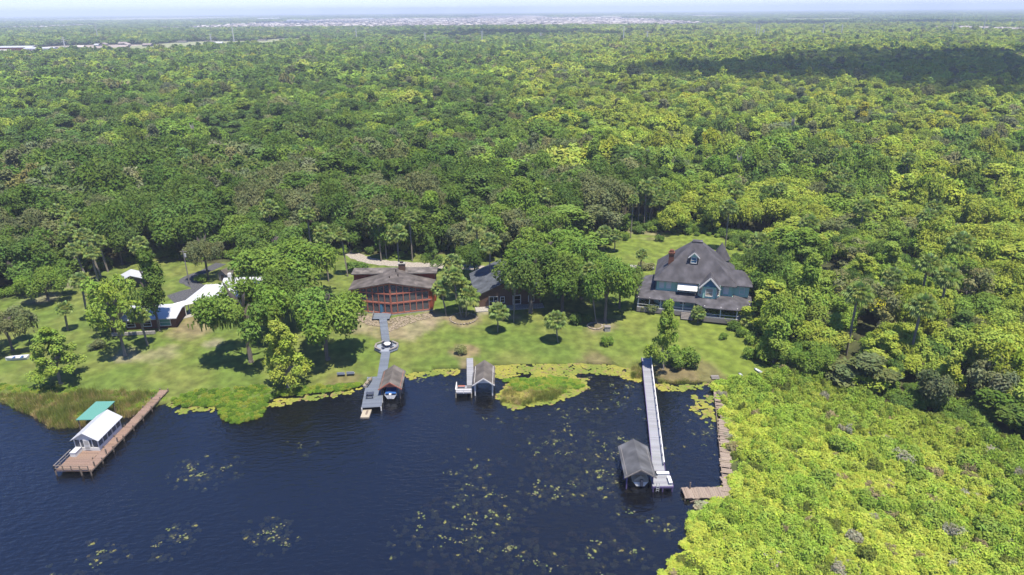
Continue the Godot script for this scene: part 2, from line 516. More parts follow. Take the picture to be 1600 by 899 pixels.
func frond_ball(seed_: int) -> ArrayMesh:                # fan leaves of a cabbage palm round the top of its trunk, metres
	var r := RandomNumberGenerator.new()
	r.seed = seed_
	var s := Shape.new()
	var count := 46
	for k in count:
		var t := (k + 0.5) / count
		var up := 1.0 - 1.75 * t
		var a := k * 2.39996 + r.randf() * 0.3
		var dir := Vector3(cos(a) * sqrt(maxf(0.02, 1 - up * up)), up, sin(a) * sqrt(maxf(0.02, 1 - up * up)))
		var reach := r.randf_range(0.8, 1.15)
		var dead := up < -0.52
		var hub := dir * reach * (0.55 if dead else 1.0)
		var g := r.randf_range(0.65, 1.0)
		s.tone = Color(0.95 * g, 0.62 * g, 0.55 * g) if dead else Color(g * r.randf_range(0.72, 0.95), g, g * r.randf_range(0.6, 0.95))
		s.tube(Vector3.ZERO, hub, 0.035, 0.025, 3)
		var side := dir.cross(Vector3.UP).normalized()
		if side.length() < 0.5: side = Vector3.RIGHT
		var face := side.cross(dir).normalized()
		for j in 11:
			var f := (j - 5) / 5.0
			var ray := (dir * cos(f * 1.5) + side * sin(f * 1.5) + face * 0.12 * absf(f)).normalized()
			var ln := r.randf_range(0.75, 1.0) * (1.0 - 0.2 * absf(f))
			var mid := hub + ray * ln * 0.6
			var tip := hub + ray * ln + Vector3(0, -0.30 - 0.25 * r.randf(), 0)
			var w := ray.cross(face).normalized() * 0.11
			s.quad(hub, mid - w, tip, mid + w)
	return s.mesh(true)

func make_palm_trunk():
	var s := Shape.new()
	s.tube(Vector3(0, -0.02, 0), Vector3(0.1, 0.05, 0), 1.5, 1.0, 7)
	for k in 6:
		var a := k / 6.0
		var b := (k + 1) / 6.0
		s.tube(Vector3(0.5 * sin(a * 2.0), a, 0), Vector3(0.5 * sin(b * 2.0), b, 0), 1.0 - 0.12 * a, 1.0 - 0.12 * b, 7)
	palm_trunk = s.mesh()

func tree(called: String, label: String, at: Vector3, kind: String, height: float, radius: float, tone: int, group := "", variant := 0, base := 0.3) -> Node3D:
	var t := thing(called, label, "tree", at, 0.0, group)
	var tr := put("trunk", trunks[variant % trunks.size()], M.pale_bark if kind == "cypress" or kind == "thin" else M.bark, t)
	var th := height * base + height * 0.06
	var fat := clampf(radius * 0.055, 0.12, 0.55)
	tr.scale = Vector3(fat, th, fat)
	tr.rotation.y = variant * 1.7
	var list: Array = crowns[kind]
	var cr := put("crown", list[variant % list.size()], M["leaf%d" % tone], t)
	var tall := 1.15 if kind in ["round", "spread", "thin"] else 1.85
	if kind == "bush": tall = 0.95
	cr.position.y = height * base * 0.72
	cr.scale = Vector3(radius, (height - cr.position.y) / tall, radius)
	cr.rotation.y = variant * 2.1 + at.x
	return t

func palm(label: String, base: Vector3, top: Vector3, size := 1.0, group := "", k := 0) -> Node3D:
	var t := thing("palm_tree", label, "palm tree", base, 0.0, group)
	var tr := put("trunk", palm_trunk, M.pale_bark, t)
	var d := top - base
	tr.transform = Transform3D(Basis(Vector3(0.2, 0, 0), d - Vector3(0.1, 0, 0), Vector3(0, 0, 0.2)), Vector3.ZERO)
	var f := put("fronds", palm_fronds[k % palm_fronds.size()], M.leaf_palm, t)
	f.position = d
	f.scale = Vector3.ONE * size
	f.rotation = Vector3(0, k * 1.3, 0)
	return t

func scatter(called: String, mesh_: Mesh, m: Material, where: Array, tints: PackedColorArray, label: String, category: String, parent: Node = self):
	var mm := MultiMesh.new()
	mm.transform_format = MultiMesh.TRANSFORM_3D
	mm.use_colors = true
	mm.mesh = mesh_
	mm.instance_count = where.size()
	for i in where.size():
		mm.set_instance_transform(i, where[i])
		mm.set_instance_color(i, tints[i])
	var o := MultiMeshInstance3D.new()
	o.name = numbered(called)
	o.multimesh = mm
	o.material_override = m
	parent.add_child(o)
	tag(o, label, category, "", "stuff")
	return o

func placed(at: Vector3, sx: float, sy: float, turn: float) -> Transform3D:
	return Transform3D(Basis(Vector3.UP, turn) * Basis.from_scale(Vector3(sx, sy, sx)), at)

func leaf_tone(x: float, z: float, r: RandomNumberGenerator) -> int:
	# which kind of tree grows where: dark oaks behind the houses, paler ash and cypress to the east
	var a := patch.get_noise_2d(x, z) * 1.3 + r.randfn() * 0.33
	var east := clampf((x + 0.10 * z + 20) / 90, -1, 1)
	var k := a + east * 0.55 + clampf((-z - 260) / 420.0, 0, 0.6) + (0.15 if x > 30 else 0.0)
	var odd := r.randf()
	if x < 45 and z > -290:          # the old oak wood round the houses: dark, hung with grey moss
		k -= 0.3
		if odd > 0.78: return 4
	if odd < 0.07: return 4
	if odd < 0.10: return 5
	if odd < 0.20: return 6
	if k < -0.28: return 0
	if k < 0.16: return 1
	if k < 0.62: return 2
	return 3 if odd < 0.97 else 7

func plants():
	leaf("leaf_palm", lin(0.40, 0.42, 0.18))
	for k in 3:
		crowns.get_or_add("round", []).append(crown("round", 100 + k, 10000, 0.041))
		crowns.get_or_add("spread", []).append(crown("spread", 120 + k, 11000, 0.037))
		crowns.get_or_add("cypress", []).append(crown("cypress", 140 + k, 8000, 0.043))
		crowns.get_or_add("upright", []).append(crown("upright", 160 + k, 6500, 0.05))
		crowns.get_or_add("thin", []).append(crown("thin", 180 + k, 2200, 0.055))
		crowns.get_or_add("bush", []).append(crown("bush", 200 + k, 1500, 0.085))
	for k in 4:
		crowns.get_or_add("mid", []).append(crown(["round", "spread", "upright", "round"][k], 220 + k, 4200, 0.066))
		crowns.get_or_add("far", []).append(crown(["round", "spread", "round", "upright"][k], 240 + k, 700, 0.15))
		trunks.append(trunk(260 + k))
	trunks.append(trunk(270, true))
	for k in 3: palm_fronds.append(frond_ball(280 + k))
	make_palm_trunk()
	single_trees()
	forest()
	wetland()

func single_trees():
	# the trees that stand free on the lawns
	tree("oak_tree", "broad old oak with hanging moss beside the white carport", Vector3(-52.69, 0.68, -121.73), "spread", 19.5, 8.8, 1, "", 0, 0.34)
	tree("oak_tree", "oak with dense dark crown on the lawn beside the red house", Vector3(-37.42, 0.72, -122.50), "round", 17.5, 9.0, 1, "", 1, 0.36)
	tree("oak_tree", "large oak rising behind the lawn oaks west of the red house", Vector3(-52.73, 1.80, -148.16), "spread", 18.5, 12.0, 1, "", 2, 0.3)
	tree("oak_tree", "oak filling the gap between the two lawn oaks", Vector3(-50.23, 1.27, -134.00), "round", 16.0, 8.0, 0, "", 2, 0.3)
	tree("oak_tree", "leafy oak between the brick house and the curving palm", Vector3(16.49, 1.83, -149.80), "round", 16.5, 8.0, 1, "", 1, 0.25)
	tree("oak_tree", "oak shading the driveway behind the white carport", Vector3(-61.02, 1.85, -164.80), "spread", 16.5, 9.5, 6, "", 1, 0.3)
	tree("cypress_tree", "bright yellow green cypress at the shore beside two grey benches", Vector3(-42.34, 0.38, -112.03), "cypress", 14.0, 5.6, 3, "", 0, 0.14)
	tree("cypress_tree", "feathery green cypress on the shore behind the screened dock cabin", Vector3(-86.36, 0.42, -114.07), "cypress", 12.0, 6.2, 2, "", 1, 0.2)
	tree("cypress_tree", "tall green cypress beside the long pale dock", Vector3(29.49, 0.53, -117.78), "cypress", 14.5, 4.2, 2, "", 2, 0.10)
	tree("moss_tree", "grey mossy tree beside the beached white boat", Vector3(-104.21, 0.93, -127.14), "spread", 11.0, 5.8, 4, "", 1, 0.3)
	tree("leaning_tree", "sparse tree with pale trunk in front of the brick house", Vector3(-79.59, 0.82, -124.68), "thin", 16.0, 6.2, 2, "", 0, 0.36)
	tree("leaning_tree", "light green tree close over the low white roof", Vector3(-87.05, 1.30, -134.60), "round", 11.0, 5.2, 2, "", 2, 0.3)
	tree("oak_tree", "tall dark oak with thick trunk beside the brick wall", Vector3(-77.46, 1.34, -135.32), "upright", 19.0, 5.0, 0, "", 0, 0.30)
	tree("moss_tree", "grey tree with bare trunk beside the asphalt driveway", Vector3(-78.93, 1.85, -165.18), "spread", 12.5, 5.2, 4, "", 2, 0.42)
	tree("oak_tree", "wide dark oak over the brick house with blue grey roof", Vector3(4.21, 1.65, -142.63), "round", 17.5, 9.2, 0, "", 0, 0.34)
	tree("oak_tree", "dark oak leaning over the east end of the brick house", Vector3(11.46, 1.68, -143.50), "round", 15.0, 8.0, 0, "", 2, 0.25)
	tree("oak_tree", "oak behind the blue grey roof of the brick house", Vector3(8.16, 1.85, -161.53), "spread", 16.0, 10.0, 1, "", 1, 0.28)
	tree("oak_tree", "green oak between the brick house and the turreted house", Vector3(20.76, 1.46, -137.88), "round", 17.0, 7.0, 1, "", 1, 0.28)
	tree("oak_tree", "bushy oak touching the porch of the turreted house", Vector3(24.89, 1.71, -144.61), "round", 13.0, 5.4, 1, "", 0, 0.2)
	tree("oak_tree", "round dark tree behind the red house chimney", Vector3(-9.63, 1.85, -165.52), "round", 11.0, 5.2, 0, "", 1, 0.2)
	tree("young_tree", "slender light tree at the back corner of the red house", Vector3(-20.99, 1.85, -169.04), "upright", 9.5, 3.6, 6, "", 1, 0.2)
	tree("young_tree", "small tree with pale stem beside the sandy drive", Vector3(-35.02, 1.85, -179.92), "thin", 10.0, 3.4, 2, "", 1, 0.4)
	tree("round_tree", "round golden green tree at the edge of the back lawn", Vector3(49.94, 1.85, -201.37), "round", 10.5, 6.0, 3, "", 2, 0.2)
	tree("round_tree", "leafy green tree east of the turreted house by the lawn", Vector3(59.10, 1.69, -143.99), "round", 13.0, 6.5, 2, "", 1, 0.2)
	tree("round_tree", "light green tree at the foot of the lawn by the kayaks", Vector3(51.38, 0.56, -118.66), "upright", 10.5, 5.0, 2, "", 2, 0.15)
	tree("round_tree", "tall leafy tree behind the blue tarpaulin", Vector3(62.60, 1.18, -132.16), "upright", 18.0, 6.0, 2, "", 0, 0.2)
	tree("moss_tree", "mossy oak hanging over the lawn west of the palms", Vector3(-111.93, 1.85, -151.54), "spread", 10.0, 6.0, 1, "", 0, 0.25)
	# shrubs
	for e in [[Vector3(35.03, 0.57, -118.91), 4.2, 3.2, 1, "dark shrub on the bank beside the tall cypress"], [Vector3(32.03, 0.56, -118.47), 2.6, 2.6, 6, "low shrub between the cypress and the dark shrub"], [Vector3(-87.27, 0.95, -127.40), 2.2, 2.4, 4, "grey green shrub below the leaning pale tree"], [Vector3(-10.35, 0.81, -124.64), 1.8, 1.9, 5, "reddish brown shrub on the lawn by the small boathouse"], [Vector3(19.82, 0.94, -127.33), 2.2, 1.7, 1, "small green shrub on the lawn below the oak"], [Vector3(31.09, 1.65, -142.82), 3.0, 2.8, 4, "grey green bush at the west corner of the porch"], [Vector3(43.97, 1.52, -139.35), 4.2, 2.3, 2, "leafy shrub before the porch steps"], [Vector3(45.92, 1.46, -138.07), 3.0, 2.6, 2, "light shrub before the porch bay"], [Vector3(48.30, 1.44, -137.42), 2.6, 2.6, 3, "yellowish shrub at the east end of the porch"], [Vector3(41.76, 1.53, -139.71), 2.0, 1.8, 1, "small round shrub beside the porch steps"], [Vector3(56.95, 1.80, -148.28), 4.0, 3.0, 6, "tall shrub at the east side of the house"], [Vector3(53.12, 1.47, -138.26), 2.4, 2.4, 4, "palmetto clump beside the blue tarpaulin"], [Vector3(59.68, 1.85, -167.26), 3.0, 3.4, 1, "shrub behind the east wing of the house"], [Vector3(-35.84, 1.83, -150.06), 3.6, 3.2, 1, "dark shrub at the west wall of the red house"], [Vector3(-40.75, 1.85, -169.48), 3.4, 3.6, 6, "bush behind the red house by the tall palm"], [Vector3(-31.95, 1.85, -180.92), 1.6, 2.4, 2, "bright low bush beside the sandy drive"], [Vector3(-79.68, 1.85, -163.40), 2.0, 2.2, 1, "bush under the grey tree by the driveway"], [Vector3(43.96, 1.85, -193.34), 2.0, 1.8, 0, "small bush on the back lawn"], [Vector3(69.13, 1.85, -195.78), 2.4, 2.2, 3, "yellow green shrub at the far end of the back lawn"], [Vector3(35.86, 1.85, -170.19), 2.0, 3.0, 5, "flower bed shrub behind the chimney"], [Vector3(14.87, 1.43, -137.37), 2.4, 3.0, 0, "dark bush under the oak"]]:
		var p: Vector3 = e[0]
		var b := tree("shrub", e[4], p, "bush", e[1], e[2], e[3], "", int(absf(p.x)), 0.1)
		b.set_meta("category", "shrub")
	# cabbage palms: foot, top of trunk
	var spots := [
		[Vector3(-97.88, 1.35, -135.65), 5.4, "short lone palm on the west lawn", 0.9], [Vector3(-95.74, 1.54, -139.86), 10.0, "palm beside the sparse leaning tree", 1.15], [Vector3(-77.01, 1.02, -128.85), 7.0, "palm in front of the brick wall by the breezeway", 1.05],
		[Vector3(-108.83, 1.85, -163.13), 9.0, "yellowish palm standing before the palm group", 1.1], [Vector3(-108.23, 1.85, -167.66), 11.0, "tallest palm of the group on the west lawn", 1.3], [Vector3(-107.01, 1.85, -163.98), 8.0, "low palm below the palm group", 1.1], [Vector3(-108.19, 1.85, -170.97), 8.6, "palm with straight trunk in the west group", 1.05], [Vector3(-113.86, 1.85, -167.78), 12.5, "palm behind the west palm group", 1.1], [Vector3(-96.14, 1.85, -167.39), 9.0, "lone palm beside the pale blue shed", 1.3],
		[Vector3(-42.93, 1.85, -166.24), 11.5, "tall thin palm behind the red house", 1.0], [Vector3(-15.04, 1.60, -141.33), 6.8, "palm close to the east wall of the red house", 1.1], [Vector3(-11.67, 1.59, -140.95), 10.0, "leaning palm in the mulched clump by the red house", 1.25], [Vector3(-10.63, 1.57, -140.61), 5.2, "drooping palm in the mulched clump", 1.4], [Vector3(-13.31, 1.83, -149.62), 9.5, "palm behind the mulched clump", 1.3], [Vector3(-11.53, 1.67, -143.24), 7.0, "shaggy palm amid the mulched clump", 1.3],
		[Vector3(0.22, 1.46, -137.92), 10.2, "tall straight palm in front of the brick house", 1.25], [Vector3(-3.27, 1.25, -133.52), 4.8, "small palm on the open lawn with round shadow", 1.2], [Vector3(9.49, 1.02, -128.84), 5.2, "pale palm on the lawn nearest the water weed", 1.25], [Vector3(18.56, 1.43, -137.31), 12.6, "curving tall palm at the edge of the oaks", 1.0],
		[Vector3(33.49, 1.85, -166.43), 5.4, "palm beside the white garden path", 0.85], [Vector3(40.53, 1.85, -209.74), 9.0, "tall palm at the forest gap", 1.1], [Vector3(43.23, 1.85, -211.07), 9.0, "palm with straight trunk at the forest gap", 1.2], [Vector3(43.66, 1.85, -208.95), 8.2, "leaning palm at the forest gap", 1.1], [Vector3(46.84, 1.85, -209.57), 8.4, "palm beside the golden round tree", 1.1], [Vector3(50.81, 1.85, -210.87), 8.8, "palm behind the golden round tree", 1.0], [Vector3(26.31, 1.85, -185.02), 5.5, "palm at the west side of the back lawn", 1.2], [Vector3(29.26, 1.85, -183.83), 5.0, "low palm at the west side of the back lawn", 1.1], [Vector3(35.92, 1.85, -196.62), 12.0, "very tall thin palm by the sandy clearing", 0.9],
		[Vector3(-5.95, 1.85, -177.15), 5.5, "palm behind the brick house roof", 1.2], [Vector3(-9.85, 1.85, -181.47), 6.5, "palm beside the power pole behind the houses", 1.1], [Vector3(69.80, 1.85, -182.31), 3.0, "broad fan palm at the forest edge of the back lawn", 1.7], [Vector3(41.06, 1.41, -136.93), 2.6, "young palm before the porch", 0.9], [Vector3(51.69, 1.31, -134.66), 1.6, "low fan palm beside the lawn tree", 1.2]]
	var lean := [0.6, 0.9, -0.3, -1.6, -1.8, 0.2, -0.5, -0.3, -0.2, -0.6, -0.8, -1.4, 0.8, -0.5, -0.6, 0.5, 0.3, -0.4, -1.8, 0.2, 0.0, 0.2, 0.9, 0.1, 0.1, 0.2, 0.1, 0.3, 0, 0, 0, 0, 0]
	for k in spots.size():
		var e: Array = spots[k]
		palm(e[2], e[0], e[0] + Vector3(lean[k], e[1], 0), e[3] * 1.15, "", k)


func forest():
	var r := RandomNumberGenerator.new()
	r.seed = 77
	var near := []           # [distance, place, height, radius, tone, kind]
	var z := -100.0
	while z > -2700:
		var step := 6.4 if z > -150 else 8.6 if z > -320 else (10.2 if z > -700 else (11.0 if z > -1300 else 14.0))
		var x := z * 0.83 * 1.14 - 40
		while x < -z * 0.83 * 1.14 + 40:
			var p := Vector2(x + r.randf_range(-0.5, 0.5) * step, z + r.randf_range(-0.5, 0.5) * step)
			x += step
			if z > -330 and edge_distance(p, wood) < (0.2 if p.x > 45 else 1.5): continue
			var bare := false
			for f in CLEAR:
				if f.has_point(p): bare = true
			if bare: continue
			var tone := leaf_tone(p.x, p.y, r)
			var swell := patch.get_noise_2d(p.x * 2 + 900, p.y * 2)
			var h := 11.5 + swell * 5.0 + r.randfn() * 2.4
			if r.randf() < 0.06: h += 3.5
			var old := p.x < 45 and p.y > -290       # the tall old oaks stand right behind the houses
			if old: h = h * 1.15 + 2.0
			if p.x > 60 and p.y > -190: h = h * 0.82
			h = clampf(h, 6.0, 20.0)
			var rad := step * r.randf_range(0.48, 0.84) * (1.5 if r.randf() < 0.2 else 1.0) * (1.25 if old else 1.0)
			near.append([p.length(), Vector3(p.x, rise(p.y), p.y), h, rad, tone, r.randi() % 4])
		z -= step * 0.9
	near.sort_custom(func(a, b): return a[0] < b[0])
	var lists := {}
	var tints := {}
	var made := 0
	var kinds := ["round", "spread", "upright", "round"]
	for e in near:
		var at: Vector3 = e[1]
		if made < 300 and absf(at.x) < -at.z * 0.83 + 6 and at.z < -112:
			var kind: String = kinds[e[5]]
			if e[4] == 5: kind = "thin"
			if e[4] == 4: kind = "spread"
			if e[4] == 3 and e[5] == 2: kind = "cypress"
			var side := "east of the turreted house" if at.x > 42 else ("behind the houses" if at.x > -60 else "west of the palms")
			tree("forest_tree", "%s %s tree at the front of the forest %s" % [LEAF_WORD[e[4]], {"round": "round crowned", "spread": "wide crowned", "upright": "upright", "thin": "sparse", "cypress": "pointed"}[kind], side], at, kind, e[2], e[3] * 1.12, e[4], "forest trees " + side, made, 0.22)
			made += 1
			continue
		var lod := "mid" if e[0] < 620 else "far"
		var key := "%s%d" % [lod, e[5]]
		var c: Color = LEAF[e[4]]
		var dim := r.randf_range(0.78, 1.22)
		c = Color(c.r * dim * r.randf_range(0.92, 1.06), c.g * dim, c.b * dim * r.randf_range(0.8, 1.2))
		var tall := 1.85 if (lod == "mid" and e[5] == 2) or (lod == "far" and e[5] == 3) else 1.15
		lists.get_or_add(key, []).append(placed(at + Vector3(0, e[2] * 0.16, 0), e[3] * 1.15, e[2] * 0.84 / tall, r.randf() * TAU))
		tints.get_or_add(key, PackedColorArray()).append(c)
	for key in lists:
		var m: Mesh = crowns[key.substr(0, 3)][int(key.substr(3))]
		scatter("woodland", m, M.leaf_any, lists[key], tints[key], "unbroken green forest canopy reaching away behind the houses" if key.begins_with("mid") else "distant green forest canopy before the power line", "forest")
	# palms whose heads stand out of the canopy, and bleached dead trees
	var fp := [Vector3(87.8, 13.5, -259.5), Vector3(101.1, 13.5, -261.5), Vector3(90.1, 13.5, -240.1), Vector3(96.6, 13.5, -247.5), Vector3(109.4, 13.5, -258.7), Vector3(109.4, 13.5, -252.7), Vector3(118.1, 13.5, -260.8), Vector3(122.5, 13.5, -258.1), Vector3(123.9, 13.5, -252.1), Vector3(134.2, 13.5, -266.5), Vector3(111.5, 13.5, -233.1), Vector3(111.5, 13.5, -223.4), Vector3(103.7, 13.5, -212.9), Vector3(102.7, 13.5, -202.4), Vector3(110.1, 13.5, -200.6), Vector3(135.2, 13.5, -242.7), Vector3(146.0, 13.5, -249.0), Vector3(125.2, 13.5, -228.6), Vector3(117.2, 13.5, -182.7), Vector3(110.3, 13.5, -173.6), Vector3(76.9, 13.5, -168.8), Vector3(126.6, 13.5, -258.0), Vector3(78.6, 13.5, -130.7), Vector3(76.4, 13.5, -116.1), Vector3(90.0, 13.5, -137.9), Vector3(-108.6, 13.5, -337.7), Vector3(-103.1, 13.5, -331.7), Vector3(-120.2, 13.5, -252.2), Vector3(-109.0, 13.5, -255.2), Vector3(-101.0, 13.5, -240.7), Vector3(-100.9, 13.5, -254.9), Vector3(-96.4, 13.5, -246.9), Vector3(-94.8, 13.5, -249.0), Vector3(-94.5, 13.5, -238.4), Vector3(-98.7, 13.5, -243.8), Vector3(-83.1, 13.5, -238.0), Vector3(-9.1, 13.5, -171.1), Vector3(-5.3, 13.5, -155.3), Vector3(-13.9, 13.5, -251.6), Vector3(10.2, 13.5, -199.9), Vector3(33.0, 13.5, -206.9), Vector3(-56.2, 13.5, -181.3), Vector3(-47.1, 13.5, -162.9), Vector3(-118.8, 13.5, -179.9), Vector3(-110.6, 13.5, -233.9), Vector3(-99.5, 13.5, -327.8), Vector3(-28.8, 13.5, -163.4), Vector3(67.5, 13.5, -122.4), Vector3(105.9, 13.5, -152.6), Vector3(60.9, 13.5, -184.4), Vector3(-36.2, 13.5, -177.7), Vector3(42.1, 13.5, -208.3), Vector3(45.5, 13.5, -213.1), Vector3(69.3, 13.5, -205.8), Vector3(-128.1, 13.5, -186.5), Vector3(-113.3, 13.5, -189.4), Vector3(-27.5, 13.5, -177.4), Vector3(16.7, 13.5, -215.8), Vector3(83.0, 13.5, -205.4), Vector3(98.0, 13.5, -183.3), Vector3(89.7, 13.5, -130.4), Vector3(-69.0, 13.5, -188.1), Vector3(-58.1, 13.5, -259.2)]
	for k in fp.size():
		var p: Vector3 = fp[k]
		palm("cabbage palm standing head high out of the forest canopy", Vector3(p.x, rise(p.z), p.z), p + Vector3(0, 1.0, 0), r.randf_range(1.3, 1.7), "palms in the forest canopy", k)
	var dp := [Vector3(-157.9, 13.0, -343.3), Vector3(86.0, 13.0, -256.0), Vector3(53.6, 13.0, -269.7), Vector3(-18.4, 13.0, -248.5), Vector3(139.8, 13.0, -218.2), Vector3(142.2, 13.0, -348.6)]
	for k in dp.size():
		var p: Vector3 = dp[k]
		var t := thing("dead_tree", "bleached leafless tree standing in the forest canopy", "tree", Vector3(p.x, rise(p.z), p.z), 0.0, "dead trees in the forest")
		var tr := put("trunk", trunks[4], M.dead_wood, t)
		tr.scale = Vector3(0.2, p.y * 0.5, 0.2)
		tr.rotation.y = k
	# undergrowth along the forest edge
	var ul := []
	var ut := PackedColorArray()
	for k in wood.size() - 6:
		var a := wood[k]
		var b := wood[k + 1]
		var n := int(a.distance_to(b) / (0.25 if a.x > 40 else 0.8))
		for i in n:
			var p := a.lerp(b, r.randf()) + Vector2(r.randfn(), r.randfn() - 1.5) * (3.0 if a.x > 40 else 2.0)
			if absf(p.x) > -p.y * 0.95: continue
			var h := r.randf_range(1.2, 3.4)
			ul.append(placed(Vector3(p.x, rise(p.y) - 0.1, p.y), h * 0.8, h, r.randf() * TAU))
			var c: Color = LEAF[[0, 1, 1, 2, 6][r.randi() % 5]]
			ut.append(c)
	scatter("undergrowth", crowns.bush[0], M.leaf_any, ul, ut, "dense green undergrowth along the forest edge", "undergrowth")

var CLEAR := [Rect2(-1545, -6392, 2470, 3549), Rect2(1237, -2335, 243, 554), Rect2(-978, -1569, 240, 436), Rect2(-778, -1719, 206, 516), Rect2(1513, -7574, 567, 1984), Rect2(-366, -8854, 747, 2919), Rect2(-2472, -4170, 402, 1433), Rect2(799, -3179, 377, 543), Rect2(-588, -1823, 119, 449), Rect2(270, -4154, 450, 896), Rect2(-4957, -10000, 2072, 3686), Rect2(797, -7589, 611, 1476), Rect2(1440, -4508, 613, 853), Rect2(-714, -1681, 27, 257), Rect2(-652, -1669, 26, 255), Rect2(-608, -1596, 25, 242), Rect2(-611, -1805, 28, 281), Rect2(-554, -1719, 27, 264), Rect2(-435, -1808, 28, 281), Rect2(-421, -1846, 28, 288), Rect2(236, -2263, 32, 371), Rect2(298, -2246, 31, 367), Rect2(396, -1879, 26, 295), Rect2(406, -1786, 25, 277), Rect2(468, -1961, 27, 310), Rect2(-779, -1628, 26, 248), Rect2(-823, -1547, 25, 233)]

func tuft(seed_: int, blades: int, spread: float, w: float) -> ArrayMesh:
	var r := RandomNumberGenerator.new()
	r.seed = seed_
	var s := Shape.new()
	for k in blades:
		var a := r.randf() * TAU
		var p := Vector3(cos(a), 0, sin(a)) * spread * sqrt(r.randf())
		var h := r.randf_range(0.55, 1.0)
		var bend := Vector3(r.randfn(), 0, r.randfn()) * 0.16
		var side := Vector3(r.randf() - 0.5, 0, r.randf() - 0.5).normalized() * w
		var g := r.randf_range(0.6, 1.0)
		s.tone = Color(g, g * r.randf_range(0.85, 1.0), g * r.randf_range(0.7, 1.0))
		var mid := p + bend * 0.5 + Vector3(0, h * 0.6, 0)
		s.quad(p - side, p + side, mid + side * 0.8, mid - side * 0.8)
		s.tri(mid - side * 0.8, mid + side * 0.8, p + bend * 1.6 + Vector3(0, h, 0))
	return s.mesh(true)

func fill(poly: PackedVector2Array, count: int, r: RandomNumberGenerator) -> Array:
	var box := Rect2(poly[0], Vector2.ZERO)
	for p in poly: box = box.expand(p)
	var out := []
	var tries := 0
	while out.size() < count and tries < count * 12:
		tries += 1
		var p := Vector2(r.randf_range(box.position.x, box.end.x), r.randf_range(box.position.y, box.end.y))
		if Geometry2D.is_point_in_polygon(p, poly): out.append(p)
	return out

func weed_sheet(label: String, poly: PackedVector2Array, seed_: int, ragged := 1.0):
	# a mat of floating weed: small rafts of leaves with open water between them at its ragged rim
	var r := RandomNumberGenerator.new()
	r.seed = seed_
	var box := Rect2(poly[0], Vector2.ZERO)
	for p in poly: box = box.expand(p)
	box = box.grow(1.0)
	var s := Shape.new()
	var cell := 0.42
	for i in int(box.size.x / cell):
		for j in int(box.size.y / cell):
			var p := box.position + Vector2(i + r.randf() * 0.6, j + r.randf() * 0.6) * cell
			var d := edge_distance(p, poly)
			if d + fine.get_noise_2d(p.x * 5, p.y * 5) * 1.3 * ragged < 0.05 or (d < 3.0 and fine.get_noise_2d(p.x * 9 + 50, p.y * 9) > 0.34): continue
			var y := 0.02 + 0.05 * r.randf() + 0.06 * maxf(0, fine.get_noise_2d(p.x * 3, p.y * 3 + 70))
			var hue := clampf(0.5 + 1.2 * fine.get_noise_2d(p.x * 1.5 + 30, p.y * 1.5) + r.randfn() * 0.15, 0, 1)
			var c := Color(0.185, 0.180, 0.035).lerp(Color(0.105, 0.135, 0.026), hue)
			if r.randf() < 0.12: c = Color(0.15, 0.12, 0.05)
			s.tone = c
			var q := []
			var n := 5
			for k in n:
				var a := TAU * (k + r.randf() * 0.5) / n
				q.append(Vector3(p.x, y, p.y) + Vector3(cos(a) * 0.36, r.randf_range(-0.03, 0.05), sin(a) * 0.36))
			for k in range(1, n - 1): s.tri(q[0], q[k], q[k + 1])
	var o := put("floating_weed", s, M.plain, self, true)
	tag(o, label, "water weed", "", "stuff")

